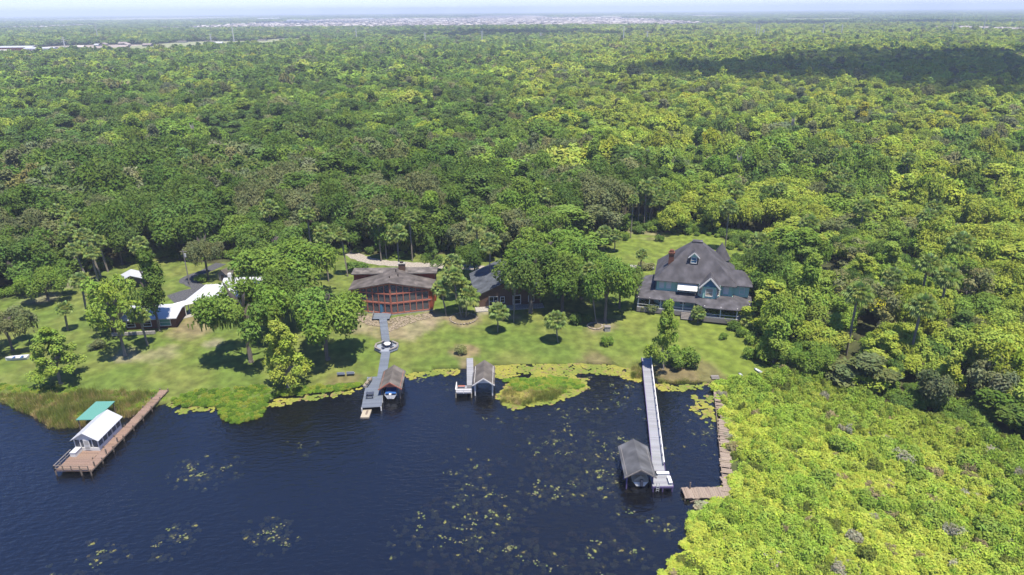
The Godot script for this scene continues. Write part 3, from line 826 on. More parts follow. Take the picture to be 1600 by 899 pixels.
func wetland():
	var r := RandomNumberGenerator.new()
	r.seed = 301
	# the marsh: waist-high scrub that grows into one bright thicket
	var lists := [[], [], []]
	var tints := [PackedColorArray(), PackedColorArray(), PackedColorArray()]
	for p in fill(marsh, 4300, r):
		if absf(p.x) > -p.y * 0.95 + 12: continue
		var d := edge_distance(p, marsh)
		var far := edge_distance(p, wood)
		var lump := fine.get_noise_2d(p.x * 0.9, p.y * 0.9)
		var h := 1.1 + lump * 1.3 + pow(r.randf(), 2) * 1.9 + clampf(1.0 + far / 16.0, 0, 1) * 1.5
		h *= clampf(0.45 + d / 4.0, 0.45, 1)
		var t := clampf(0.5 + lump * 1.1 + r.randfn() * 0.25, 0, 1)
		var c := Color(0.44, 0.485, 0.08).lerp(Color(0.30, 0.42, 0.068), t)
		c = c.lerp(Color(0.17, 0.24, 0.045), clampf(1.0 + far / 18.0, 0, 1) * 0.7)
		var odd := r.randf()
		if odd < 0.035: c = Color(0.30, 0.25, 0.14)
		elif odd < 0.045: c = Color(0.34, 0.32, 0.25)
		elif odd < 0.10: c = Color(0.14, 0.17, 0.04)
		var k := r.randi() % 3
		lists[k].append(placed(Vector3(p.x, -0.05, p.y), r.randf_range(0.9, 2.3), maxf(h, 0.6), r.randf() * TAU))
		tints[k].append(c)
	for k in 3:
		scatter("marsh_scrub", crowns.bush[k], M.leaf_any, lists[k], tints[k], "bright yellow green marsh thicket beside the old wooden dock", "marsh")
	for e in [[Vector3(45.34, 0.00, -81.30), 3.6, 2.6, "dark olive shrub in the marsh above the dock corner"], [Vector3(52.79, 0.00, -90.89), 3.4, 2.2, "dark shrub with grey twigs deep in the marsh"], [Vector3(60.51, 0.00, -83.76), 3.4, 2.2, "olive shrub beside bare grey twigs in the marsh"], [Vector3(49.50, 0.00, -78.18), 2.8, 1.8, "small dark shrub in the middle of the marsh"], [Vector3(56.99, 0.00, -74.19), 3.2, 2.2, "dark shrub in the lower marsh"], [Vector3(62.87, 0.00, -71.33), 3.4, 2.6, "broad dark shrub at the marsh's east side"], [Vector3(61.90, 0.00, -88.44), 2.8, 2.0, "olive shrub in the upper marsh"], [Vector3(70.06, 0.00, -77.54), 3.4, 2.2, "dark shrub with bare twigs at the marsh rim"], [Vector3(45.04, 0.00, -91.50), 2.6, 1.7, "small olive shrub near the old boardwalk"], [Vector3(70.54, 0.00, -86.24), 3.2, 2.6, "spreading shrub below the forest trees"]]:
		var b := tree("marsh_shrub", e[3], e[0], "bush", e[1], e[2] * 1.15, 2, "", int(e[0].x), 0.1)
		b.set_meta("category", "shrub")
	# reeds and lush growth along the west shore
	var reed := tuft(401, 26, 0.55, 0.03)
	var herb: Mesh = crowns.bush[1]
	var rl := []
	var rt := PackedColorArray()
	for zone in [[ring([Vector2(-91.8, -108.5), Vector2(-83.3, -109.9), Vector2(-75.6, -111.2), Vector2(-67.0, -110.1), Vector2(-64.6, -107.0), Vector2(-67.7, -102.8), Vector2(-74.7, -99.3), Vector2(-79.1, -99.4)]), 900, 2.0], [ring([Vector2(-95.3, -110.1), Vector2(-87.1, -110.4), Vector2(-81.3, -102.0), Vector2(-88.4, -105.2), Vector2(-93.7, -107.9)]), 260, 1.5], [ring([Vector2(-1.6, -111.4), Vector2(5.9, -112.7), Vector2(10.1, -111.7), Vector2(8.0, -107.7), Vector2(1.6, -105.6), Vector2(-1.9, -106.5)]), 420, 0.9], [ring([Vector2(24.2, -120.6), Vector2(25.8, -120.5), Vector2(24.9, -115.2), Vector2(23.0, -114.8)]), 90, 1.0], [ring([Vector2(27.3, -117.1), Vector2(37.0, -115.7), Vector2(36.9, -113.2), Vector2(28.3, -112.8)]), 160, 0.6], [ring([Vector2(13.6, -123.2), Vector2(20.6, -122.1), Vector2(19.7, -120.4), Vector2(13.4, -121.2)]), 70, 0.5]]:
		for p in fill(zone[0], zone[1], r):
			var lush := fine.get_noise_2d(p.x * 2.2, p.y * 2.2 + 90)
			var h: float = zone[2] * r.randf_range(0.6, 1.2) * (1.0 + lush)
			rl.append(placed(Vector3(p.x, -0.1, p.y), 0.9, h, r.randf() * TAU))
			var t := r.randf() + lush * 0.7
			rt.append(Color(0.40, 0.33, 0.16) if t < 0.28 else (Color(0.24, 0.28, 0.07) if t < 0.8 else Color(0.16, 0.23, 0.05)))
	scatter("reeds", reed, M.leaf_any, rl, rt, "tan and green reeds standing along the shore", "reeds")
	var hl := []
	var ht := PackedColorArray()
	for zone in [[ring([Vector2(-63.1, -107.8), Vector2(-59.9, -110.9), Vector2(-48.6, -112.8), Vector2(-46.2, -112.1), Vector2(-44.4, -106.7), Vector2(-44.7, -102.1), Vector2(-47.7, -100.5), Vector2(-50.6, -101.6), Vector2(-53.6, -106.4), Vector2(-59.0, -106.0)]), 520, 0.8], [ring([Vector2(-105.5, -114.4), Vector2(-90.4, -113.7), Vector2(-81.2, -112.6), Vector2(-81.1, -110.3), Vector2(-94.6, -109.2), Vector2(-103.5, -111.6)]), 300, 0.7], [ring([Vector2(-46.2, -112.1), Vector2(-36.6, -113.3), Vector2(-29.4, -113.7), Vector2(-29.6, -112.1), Vector2(-36.0, -110.8), Vector2(-44.5, -109.4)]), 220, 0.55], [ring([Vector2(-88.1, -110.0), Vector2(-67.2, -111.0), Vector2(-63.7, -108.3), Vector2(-69.3, -103.7), Vector2(-78.5, -100.2)]), 330, 0.9], [ring([Vector2(-1.4, -114.7), Vector2(7.3, -116.0), Vector2(12.2, -114.9), Vector2(13.8, -112.6), Vector2(9.3, -109.9), Vector2(-0.1, -111.4)]), 260, 0.45]]:
		for p in fill(zone[0], zone[1], r):
			hl.append(placed(Vector3(p.x, -0.05, p.y), r.randf_range(0.5, 0.95), zone[2] * r.randf_range(0.5, 1.3), r.randf() * TAU))
			ht.append([Color(0.15, 0.25, 0.035), Color(0.20, 0.29, 0.04), Color(0.26, 0.29, 0.05), Color(0.11, 0.19, 0.03)][r.randi() % 4])
	scatter("shore_plants", herb, M.leaf_any, hl, ht, "lush green plants along the water's edge", "shore plants")
	# floating weed
	weed_sheet("yellow green floating weed along the lawn bank between the boathouses", ring([Vector2(-21.5, -116.6), Vector2(-20.1, -118.5), Vector2(-12.9, -119.9), Vector2(-11.0, -118.9), Vector2(-11.1, -116.9), Vector2(-16.4, -117.0), Vector2(-19.3, -115.4)]), 1)
	weed_sheet("broad mat of floating weed before the lawn with a reedy islet", ring([Vector2(-4.2, -121.0), Vector2(10.2, -121.8), Vector2(25.4, -120.3), Vector2(24.7, -114.3), Vector2(22.4, -113.8), Vector2(20.3, -115.5), Vector2(16.7, -117.0), Vector2(13.0, -117.3), Vector2(11.7, -116.4), Vector2(15.2, -114.4), Vector2(14.5, -111.9), Vector2(10.3, -107.6), Vector2(5.6, -105.5), Vector2(1.5, -104.3), Vector2(-2.5, -105.2), Vector2(-3.0, -108.3), Vector2(-2.1, -112.3), Vector2(0.5, -114.4), Vector2(3.8, -115.5), Vector2(2.4, -117.0), Vector2(-1.4, -115.6), Vector2(-3.6, -115.9)]), 2)
	weed_sheet("floating weed beside the foot of the long dock", ring([Vector2(26.5, -113.8), Vector2(31.3, -112.3), Vector2(36.7, -112.7), Vector2(35.8, -111.1), Vector2(29.6, -110.3), Vector2(26.2, -111.0)]), 3)
	weed_sheet("raft of floating weed inside the old wooden dock", ring([Vector2(33.3, -107.3), Vector2(36.5, -108.6), Vector2(36.2, -103.4), Vector2(35.5, -100.2), Vector2(33.2, -101.4), Vector2(32.4, -104.3)]), 4, 2.0)
	weed_sheet("fringe of floating weed before the bright cypress", ring([Vector2(-44.9, -105.8), Vector2(-42.4, -108.4), Vector2(-35.9, -110.6), Vector2(-29.0, -111.8), Vector2(-29.2, -110.5), Vector2(-35.6, -109.2), Vector2(-41.9, -106.7)]), 5, 1.6)
	weed_sheet("weed fringe beside the brown dock", ring([Vector2(-62.5, -106.5), Vector2(-54.1, -106.8), Vector2(-53.8, -104.7), Vector2(-59.4, -104.4)]), 6, 1.6)
	# lily pads on the open water, weed just under it
	var pad := Shape.new()
	for k in 7: pad.tri(Vector3.ZERO, Vector3(cos(k * 0.83), 0.03 * sin(k * 2.0), sin(k * 0.83)), Vector3(cos((k + 1) * 0.83), 0.03 * sin((k + 1) * 2.0), sin((k + 1) * 0.83)))
	var pl := []
	var pt := PackedColorArray()
	var sl := []
	var st := PackedColorArray()
	var patches := [[Vector3(-47.88, 0.00, -87.41), 3.2, 60], [Vector3(-49.51, 0.00, -87.28), 1.5, 25], [Vector3(-34.07, 0.00, -74.21), 2.0, 50], [Vector3(-32.60, 0.00, -72.37), 2.0, 30], [Vector3(-46.17, 0.00, -71.33), 1.8, 30], [Vector3(-46.15, 0.00, -73.73), 1.6, 24], [Vector3(-55.33, 0.00, -69.14), 2.6, 40], [Vector3(-7.61, 0.00, -86.44), 3.0, 24], [Vector3(-5.59, 0.00, -79.10), 4.0, 34], [Vector3(-7.33, 0.00, -81.93), 2.0, 20], [Vector3(5.51, 0.00, -83.23), 3.0, 26], [Vector3(6.87, 0.00, -92.87), 3.4, 40], [Vector3(10.88, 0.00, -94.59), 3.0, 30], [Vector3(16.55, 0.00, -93.62), 3.0, 44], [Vector3(17.73, 0.00, -94.50), 1.2, 24], [Vector3(14.54, 0.00, -90.20), 2.4, 26], [Vector3(12.64, 0.00, -86.97), 2.0, 20], [Vector3(9.40, 0.00, -83.93), 3.0, 34], [Vector3(11.63, 0.00, -82.43), 2.4, 26], [Vector3(4.48, 0.00, -81.79), 1.6, 18], [Vector3(15.38, 0.00, -85.38), 2.0, 20], [Vector3(13.50, 0.00, -104.28), 3.0, 22], [Vector3(11.60, 0.00, -102.24), 3.0, 14], [Vector3(7.49, 0.00, -99.31), 3.6, 16], [Vector3(-0.20, 0.00, -94.74), 4.0, 14], [Vector3(-4.67, 0.00, -102.47), 4.0, 14], [Vector3(-9.18, 0.00, -75.83), 4.0, 46], [Vector3(-6.02, 0.00, -75.15), 3.0, 30], [Vector3(-10.53, 0.00, -71.53), 3.4, 34], [Vector3(-4.52, 0.00, -70.88), 2.0, 22], [Vector3(-1.12, 0.00, -70.27), 2.4, 28], [Vector3(0.99, 0.00, -70.01), 1.6, 20], [Vector3(0.21, 0.00, -78.35), 2.4, 22], [Vector3(2.18, 0.00, -67.44), 2.4, 24], [Vector3(7.91, 0.00, -67.38), 2.6, 26], [Vector3(12.37, 0.00, -70.12), 2.0, 18], [Vector3(16.37, 0.00, -68.94), 1.6, 14], [Vector3(20.20, 0.00, -75.49), 1.6, 14], [Vector3(20.69, 0.00, -73.60), 1.0, 10], [Vector3(16.07, 0.00, -77.50), 1.4, 12], [Vector3(17.20, 0.00, -106.36), 2.0, 16], [Vector3(22.60, 0.00, -104.15), 2.0, 12], [Vector3(32.92, 0.00, -103.58), 2.2, 30], [Vector3(33.00, 0.00, -98.38), 2.0, 24], [Vector3(33.46, 0.00, -96.11), 1.4, 16], [Vector3(28.85, 0.00, -92.58), 2.4, 8], [Vector3(16.89, 0.00, -113.20), 3.0, 24], [Vector3(18.99, 0.00, -110.81), 2.6, 20], [Vector3(21.83, 0.00, -113.61), 2.0, 16], [Vector3(-9.94, 0.00, -114.10), 2.4, 14], [Vector3(-18.16, 0.00, -116.19), 2.0, 16], [Vector3(-0.17, 0.00, -104.48), 3.0, 14], [Vector3(26.71, 0.00, -80.10), 1.6, 12], [Vector3(-34.69, 0.00, -93.42), 2.0, 12]]
	for e in patches:
		var hub := Vector3.ZERO
		for k in int(e[2] * 0.5):
			if k % 7 == 0:          # pads crowd together round each root
				var a := r.randf() * TAU
				var d: float = e[1] * pow(r.randf(), 0.7)
				hub = e[0] + Vector3(cos(a) * d * 1.4, 0, sin(a) * d)
			var p := hub + Vector3(r.randfn() * 0.42, 0, r.randfn() * 0.3)
			pl.append(Transform3D(Basis(Vector3.UP, r.randf() * TAU).rotated(Vector3.RIGHT, r.randfn() * 0.06) * Basis.from_scale(Vector3.ONE * r.randf_range(0.06, 0.19)), p + Vector3(0, 0.03 + r.randf() * 0.02, 0)))
			pt.append([Color(0.125, 0.15, 0.065), Color(0.16, 0.17, 0.08), Color(0.09, 0.12, 0.055), Color(0.14, 0.135, 0.085)][r.randi() % 4])
		for k in int(e[2] * 0.9):
			var a := r.randf() * TAU
			var d: float = e[1] * 1.5 * sqrt(r.randf())
			sl.append(placed(e[0] + Vector3(cos(a) * d * 1.3, r.randf_range(-0.34, -0.2), sin(a) * d), r.randf_range(0.3, 0.7), 0.28, r.randf() * TAU))
			st.append(Color(0.36, 0.38, 0.12).lerp(Color(0.28, 0.24, 0.09), r.randf()))
	for p in fill(ring([Vector2(-13.1, -78.8), Vector2(-4.3, -92.5), Vector2(10.3, -94.1), Vector2(18.9, -88.8), Vector2(17.3, -69.7), Vector2(12.4, -64.4), Vector2(-13.0, -64.6)]), 420, r):
		if fine.get_noise_2d(p.x * 1.6, p.y * 1.6) < 0.02: continue
		sl.append(placed(Vector3(p.x, r.randf_range(-0.5, -0.26), p.y), r.randf_range(0.4, 0.9), 0.3, r.randf() * TAU))
		st.append(Color(0.24, 0.22, 0.08).lerp(Color(0.20, 0.13, 0.06), r.randf()))
	scatter("lily_pads", pad.mesh(), M.leaf_any, pl, pt, "loose patches of pale lily pads on the open water", "lily pads")
	scatter("sunken_weed", crowns.bush[2], M.leaf_any, sl, st, "brownish weed growing just under the water surface", "water weed")

# ------------------------------------------------------------------ houses
func gable(parent: Node, w: float, l: float, eave: float, ridge: float, roof: Material, over := 0.4, t := 0.14, called := "roof"):
	# two roof slopes, ridge along local z, each a part of its own
	for s in [-1, 1]:
		var a := Vector3(0, ridge, l / 2 + over)
		var b := Vector3(0, ridge, -l / 2 - over)
		var dx: float = w / 2 + over
		var dy := (ridge - eave) * dx / (w / 2)
		var sh := Shape.new()
		sh.slab([a, b, Vector3(s * dx, ridge - dy, b.z), Vector3(s * dx, ridge - dy, a.z)], t)
		put(called, sh, roof, parent)

func gable_end(parent: Node, w: float, z: float, eave: float, ridge: float, m: Material, t := 0.12, called := "gable"):
	var sh := Shape.new()
	var q := [Vector3(-w / 2, eave, z), Vector3(w / 2, eave, z), Vector3(0, ridge, z)]
	var d := Vector3(0, 0, -t)
	sh.tri(q[0], q[2], q[1]); sh.tri(q[0] + d, q[1] + d, q[2] + d)
	for k in 3: sh.quad(q[k], q[(k + 1) % 3], q[(k + 1) % 3] + d, q[k] + d)
	put(called, sh, m, parent)

func window(parent: Node, at: Vector3, w: float, h: float, turn := 0.0, trim: Material = null, pane: Material = null, bars := true):
	# an outer frame standing proud of the wall, the pane set back in it
	if trim == null: trim = M.white
	if pane == null: pane = M.glass
	var b := Basis(Vector3.UP, turn)
	var s := Shape.new()
	for k in [-1, 1]:
		s.box(at + b * Vector3(k * (w / 2 + 0.06), 0, 0.05), Vector3(0.12, h + 0.24, 0.14), b)
		s.box(at + b * Vector3(0, k * (h / 2 + 0.06), 0.05), Vector3(w, 0.12, 0.14), b)
	if bars: s.box(at + b * Vector3(0, 0, 0.04), Vector3(w, 0.06, 0.07), b)
	var f := put("window", s, trim, parent)
	var p := Shape.new()
	p.box(at + b * Vector3(0, 0, 0.015), Vector3(w, h, 0.03), b)
	put("pane", p, pane, f)

func hip(called: String, parent: Node, m: Material, low: Array, high: Array, t := 0.16):
	# one slab for each face between a lower and an upper ring of corners
	var n: int = low.size()
	for k in n:
		var j: int = (k + 1) % n
		var p := [low[k], low[j], high[j], high[k]]
		if (high[k] as Vector3).distance_to(high[j]) < 0.01: p = [low[k], low[j], high[k]]
		var s := Shape.new()
		s.slab(p, t)
		put(called, s, m, parent)

func houses():
	red_house()
	turret_house()
	brick_house()
	white_house()

func red_house():
	var h := thing("red_house", "red wooden house with angled two storey screened front and brown roof", "house", Vector3(-27.50, 1.62, -141.88), deg_to_rad(1.0))
	var hw := 9.2
	var back := 2.3
	var e_y := 5.7
	var r_y := 8.1
	# stone footing
	for s in [-1, 1]:
		var f := Shape.new()
		f.hexa([Vector3(0, -0.4, 0.12), Vector3(s * hw, -0.4, -back + 0.12), Vector3(s * hw, -0.4, -back - 0.4), Vector3(0, -0.4, -0.4), Vector3(0, 0.35, 0.12), Vector3(s * hw, 0.35, -back + 0.12), Vector3(s * hw, 0.35, -back - 0.4), Vector3(0, 0.35, -0.4)])
		put("footing", f, M.concrete, h)
		var dir := Vector3(s * hw, 0, -back).normalized()
		var b := Basis(dir * s, Vector3.UP, (dir * s).cross(Vector3.UP))
		var long := Vector2(hw, back).length()
		var top := func(u: float) -> float: return r_y - 0.5 - (r_y - e_y) * u / long
		var cols := 6
		var edge := 0.85          # solid strip at the outer end
		var cw := (long - edge) / cols
		# beams along the front
		for by in [[0.35, 0.55], [2.75, 3.1], [5.05, 5.32]]:
			bar("beam", h, M.red_trim, dir * (long / 2) + Vector3(0, (by[0] + by[1]) / 2, 0), Vector3(long, by[1] - by[0], 0.26), b)
		var rk := Shape.new()
		rk.span(Vector3(0, r_y - 0.28, 0), dir * long + Vector3(0, e_y - 0.28, 0), 0.26, 0.42)
		put("rake_board", rk, M.red_trim, h)
		for k in cols + 1:
			var u := k * cw
			if k == 0 and s == 1: continue
			bar("mullion", h, M.red_trim, dir * u + Vector3(0, (0.35 + top.call(u)) / 2, 0), Vector3(0.2 if k > 0 else 0.34, top.call(u) - 0.35, 0.22), b)
		# end panel
		var ep := Shape.new()
		ep.box(dir * (long - edge / 2) + Vector3(0, 0.35 + (e_y - 0.55) / 2, 0), Vector3(edge, e_y - 0.55, 0.18), b)
		put("end_panel", ep, M.red_wood, h)
		# screens, one in each bay
		for k in cols:
			var u := (k + 0.5) * cw
			for row in [[0.55, 2.75], [3.1, 5.05]]:
				bar("screen", h, M.screen, dir * u - b.z * 0.06 + Vector3(0, (row[0] + row[1]) / 2, 0), Vector3(cw - 0.2, row[1] - row[0], 0.05), b)
			var a0: float = top.call(u - cw / 2)
			var a1: float = top.call(u + cw / 2)
			if a1 < 5.4: continue
			var ps := Shape.new()
			var p0 := dir * (u - cw / 2 + 0.1) - b.z * 0.06
			var p1 := dir * (u + cw / 2 - 0.1) - b.z * 0.06
			ps.hexa([p0 + Vector3(0, 5.32, 0.03), p1 + Vector3(0, 5.32, 0.03), p1 + Vector3(0, 5.32, -0.03), p0 + Vector3(0, 5.32, -0.03), p0 + Vector3(0, a0, 0.03), p1 + Vector3(0, a1, 0.03), p1 + Vector3(0, a1, -0.03), p0 + Vector3(0, a0, -0.03)])
			put("screen", ps, M.screen, h)
		# side wall and half of the roof
		bar("side_wall", h, M.red_wood, Vector3(s * (hw - 0.1), (e_y - 0.3) / 2, -back - 3.4), Vector3(0.2, e_y - 0.3, 6.8))
		var rf := Shape.new()
		var o := 0.55
		rf.slab([Vector3(0, r_y + 0.14, o), Vector3(0, r_y + 0.14, -9.0), Vector3(s * (hw + o), e_y, -9.0), Vector3(s * (hw + o), e_y, -back + o)], 0.2)
		put("roof", rf, M.shingle_brown, h)
		# raised back wing with its own flat roof
		var wg := Shape.new()
		wg.box(Vector3(s * 4.75, 3.65, -9.2), Vector3(9.5, 7.3, 3.4))
		put("back_wing", wg, M.red_wood, h)
		bar("wing_roof", h, M.shingle_tan, Vector3(s * 5.0, 7.42, -9.1), Vector3(10.0, 0.24, 4.0))
	bar("porch_floor", h, M.grey_wood, Vector3(0, 0.3, -4.6), Vector3(17.6, 0.2, 5.4))
	bar("upper_floor", h, M.grey_wood, Vector3(0, 2.9, -4.6), Vector3(17.6, 0.2, 5.4))
	bar("inner_wall", h, M.brown_brick, Vector3(0, 2.8, -7.2), Vector3(18.0, 5.4, 0.2))
	bar("door", h, M.blue_paint, Vector3(-2.3, 1.5, -0.52), Vector3(0.7, 1.9, 0.08), Basis(Vector3.UP, 0.245))
	var ch := thing_part("chimney", h)
	bar("stack", ch, M.brown_brick, Vector3(1.7, 8.3, -9.0), Vector3(1.5, 2.0, 1.1))
	bar("cap", ch, M.concrete, Vector3(1.7, 9.38, -9.0), Vector3(1.7, 0.16, 1.3))
	bar("flue", ch, M.dark_wood, Vector3(1.7, 9.6, -9.0), Vector3(0.8, 0.3, 0.6))
	for p in [Vector3(-0.3, 8.05, -2.6), Vector3(1.4, 7.9, -4.2), Vector3(0.6, 8.2, -6.6)]:
		var v := Shape.new()
		v.tube(p, p + Vector3(0, 0.55, 0), 0.14, 0.14, 8)
		put("vent_pipe", v, M.dark_wood, h)

func thing_part(called: String, parent: Node) -> Node3D:
	var o := Node3D.new()
	o.name = called
	parent.add_child(o, true)
	return o

func turret_house():
	var h := thing("turret_house", "large green Victorian house with steep grey roof, wraparound porch and brick chimney", "house", Vector3(42.77, 1.81, -148.55), deg_to_rad(-15.0))
	var hw := 8.6
	var hd := 6.6
	bar("foundation", h, M.grey_wood, Vector3(0, 0.45, 0), Vector3(hw * 2, 1.3, hd * 2))
	bar("lower_wall", h, M.teal, Vector3(0, 2.7, 0), Vector3(hw * 2, 3.2, hd * 2))
	bar("upper_wall", h, M.teal, Vector3(0, 5.7, -0.2), Vector3(hw * 2 - 0.6, 3.0, hd * 2 - 0.6))
	# porch: floor, roof, posts and rail run round three sides, with a bay that steps forward on the east
	var rim := [Vector3(-12.2, 0, -4), Vector3(-12.2, 0, 9.4), Vector3(0.4, 0, 9.4), Vector3(2.6, 0, 11.4), Vector3(9.6, 0, 11.4), Vector3(12.3, 0, 8.2), Vector3(12.3, 0, -4)]
	var wall := [Vector3(-hw, 0, -4), Vector3(-hw, 0, hd), Vector3(0.4, 0, hd), Vector3(2.6, 0, hd), Vector3(hw, 0, hd), Vector3(hw, 0, hd - 0.6), Vector3(hw, 0, -4)]
	var fl := Shape.new()
	var fr := Shape.new()
	for k in 6:
		var up := Vector3(0, 1.1, 0)
		fl.slab([rim[k] + up, rim[k + 1] + up, wall[k + 1] + up, wall[k] + up], 0.2)
		var lo := Vector3(0, 3.55, 0)
		var hi := Vector3(0, 4.55, 0)
		var rs := Shape.new()
		var c0: Vector3 = rim[k] + (rim[k] - wall[k]).normalized() * 0.45
		var c1: Vector3 = rim[k + 1] + (rim[k + 1] - wall[k + 1]).normalized() * 0.45
		rs.slab([c0 + lo, c1 + lo, wall[k + 1] + hi, wall[k] + hi], 0.16)
		put("porch_roof", rs, M.shingle_grey, h)
		fr.span(rim[k] + Vector3(0, 0.55, 0), rim[k + 1] + Vector3(0, 0.55, 0), 0.12, 1.0)
		var n := int(maxf(1, (rim[k + 1] as Vector3).distance_to(rim[k]) / 2.4))
		for i in n:
			var p: Vector3 = (rim[k] as Vector3).lerp(rim[k + 1], float(i) / n)
			bar("post", h, M.white, p + Vector3(0, 2.4, 0) - p.normalized() * 0.25, Vector3(0.2, 2.6, 0.2))
		var ra := Shape.new()
		ra.span(rim[k] + Vector3(0, 1.95, 0) , rim[k + 1] + Vector3(0, 1.95, 0), 0.1, 0.1)
		ra.span(rim[k] + Vector3(0, 1.25, 0) , rim[k + 1] + Vector3(0, 1.25, 0), 0.08, 0.08)
		put("rail", ra, M.white, h)
	put("porch_floor", fl, M.white, h)
	put("porch_skirt", fr, M.grey_wood, h)
	# main roof: four steep faces to a small flat cap
	var e := 7.1
	var o := 0.45
	var low := [Vector3(-hw - o, e, hd + o), Vector3(hw + o, e, hd + o), Vector3(hw + o, e, -hd - o), Vector3(-hw - o, e, -hd - o)]
	var high := [Vector3(-1.1, 14.6, 0.3), Vector3(0.9, 14.6, 0.3), Vector3(0.9, 14.6, -0.9), Vector3(-1.1, 14.6, -0.9)]
	hip("roof", h, M.shingle_grey, low, high)
	bar("roof_cap", h, M.shingle_grey, Vector3(-0.1, 14.7, -0.3), Vector3(2.3, 0.3, 1.5))
	# cross gable with blue tympanum over a bay of windows
	var g := thing_part("front_gable", h)
	g.position = Vector3(3.3, 0, 0)
	var bay := Shape.new()
	bay.hexa([Vector3(-2.4, 4.3, hd + 0.4), Vector3(-1.3, 4.3, hd + 1.6), Vector3(1.3, 4.3, hd + 1.6), Vector3(2.4, 4.3, hd + 0.4), Vector3(-2.4, 7.1, hd + 0.4), Vector3(-1.3, 7.1, hd + 1.6), Vector3(1.3, 7.1, hd + 1.6), Vector3(2.4, 7.1, hd + 0.4)])
	put("bay_wall", bay, M.teal, g)
	window(h, Vector3(3.3, 5.75, hd + 1.6), 1.4, 1.7, 0.0, M.white, M.cream)
	window(h, Vector3(3.3 - 1.85, 5.75, hd + 1.0), 0.8, 1.7, -0.83, M.white, M.cream)
	window(h, Vector3(3.3 + 1.85, 5.75, hd + 1.0), 0.8, 1.7, 0.83, M.white, M.cream)
	for s in [-1, 1]:
		var q := Shape.new()
		q.slab([Vector3(0, 9.5, hd + 2.1), Vector3(0, 9.5, 2.5), Vector3(s * 2.3, 6.95, 2.5), Vector3(s * 2.3, 6.95, hd + 2.1)], 0.16)
		put("gable_roof", q, M.shingle_grey, g)
		var tr := Shape.new()
		tr.span(Vector3(0, 9.25, hd + 2.15), Vector3(s * 2.3, 6.75, hd + 2.15), 0.12, 0.3)
		put("trim", tr, M.white, g)
	gable_end(g, 3.7, hd + 1.9, 7.12, 9.15, M.blue_paint, 0.12, "tympanum")
	# dormer high on the front slope
	var d := thing_part("dormer", h)
	d.position = Vector3(-0.6, 10.9, 3.9)
	bar("box", d, M.shingle_grey, Vector3(0, 0.5, -0.9), Vector3(1.9, 2.0, 2.0))
	for s in [-1, 1]:
		var q := Shape.new()
		q.slab([Vector3(0, 2.6, 0.35), Vector3(0, 2.6, -2.2), Vector3(s * 1.25, 1.35, -2.2), Vector3(s * 1.25, 1.35, 0.35)], 0.12)
		put("dormer_roof", q, M.shingle_grey, d)
		var tr := Shape.new()
		tr.span(Vector3(0, 2.45, 0.38), Vector3(s * 1.25, 1.2, 0.38), 0.1, 0.24)
		put("trim", tr, M.white, d)
	gable_end(d, 1.9, 0.2, 1.4, 2.4, M.teal)
	window(h, Vector3(-0.6, 11.5, 4.0), 1.1, 1.2, 0.0, M.white, M.blue_paint)
	# brick chimney on the west slope
	var c := thing_part("chimney", h)
	bar("stack", c, M.brick, Vector3(-5.6, 9.9, 3.2), Vector3(1.15, 5.4, 1.0))
	bar("crown", c, M.brick, Vector3(-5.6, 12.7, 3.2), Vector3(1.45, 0.35, 1.3))
	bar("pot", c, M.brick, Vector3(-5.6, 13.1, 3.2), Vector3(0.9, 0.5, 0.8))
	# east wing with its own hipped roof, and the little turret behind
	bar("wing_wall", h, M.teal, Vector3(hw + 1.2, 5.6, 2.2), Vector3(4.2, 3.0, 6.0))
	hip("wing_roof", h, M.shingle_grey, [Vector3(hw - 2.5, 7.0, 5.9), Vector3(hw + 3.9, 7.0, 5.9), Vector3(hw + 3.9, 7.0, -1.5), Vector3(hw - 2.5, 7.0, -1.5)], [Vector3(hw - 2.5, 9.4, 2.2), Vector3(hw + 1.4, 9.4, 2.2), Vector3(hw + 1.4, 9.4, 2.1), Vector3(hw - 2.5, 9.4, 2.1)])
	window(h, Vector3(hw + 1.8, 5.7, 5.2), 0.9, 1.6, 0.0, M.white, M.teal)
	window(h, Vector3(hw + 3.3, 5.7, 3.6), 0.9, 1.6, PI / 2, M.white, M.teal)
	var t := thing_part("turret", h)
	t.position = Vector3(5.6, 0, -5.4)
	var ts := Shape.new()
	ts.tube(Vector3(0, 6.5, 0), Vector3(0, 9.4, 0), 1.8, 1.8, 8)
	put("turret_wall", ts, M.teal, t)
	var tc := Shape.new()
	tc.tube(Vector3(0, 9.3, 0), Vector3(0, 13.2, 0), 2.3, 0.05, 8)
	put("turret_roof", tc, M.shingle_grey, t)
	# upper windows, white awning over the balcony
	for x in [-7.2, -5.6]: window(h, Vector3(x, 5.9, hd - 0.5), 0.85, 1.5, 0.0, M.white, M.white)
	window(h, Vector3(6.9, 5.8, hd - 0.5), 0.95, 1.7, 0.0, M.white, M.white)
	var aw := Shape.new()
	aw.slab([Vector3(-3.6, 6.9, hd - 0.3), Vector3(0.7, 6.9, hd - 0.3), Vector3(0.7, 5.6, hd + 1.3), Vector3(-3.6, 5.6, hd + 1.3)], 0.08)
	put("awning", aw, M.white, h)
	for x in [-2.9, -1.4, 0.1]: window(h, Vector3(x, 5.5, hd - 0.5), 1.2, 1.7, 0.0, M.white, M.glass)
	# ground floor windows and doors under the porch
	for x in [-7.0, -4.6, -2.2, 1.0, 3.4, 5.8]: window(h, Vector3(x, 2.7, hd + 0.01), 1.1, 1.9)
	for z in [-1.5, 2.0]: window(h, Vector3(-hw, 2.7, z), 1.1, 1.9, -PI / 2)
	for z in [2.0]: window(h, Vector3(-hw + 0.3, 5.9, z), 1.0, 1.6, -PI / 2)
	var st := thing_part("porch_steps", h)
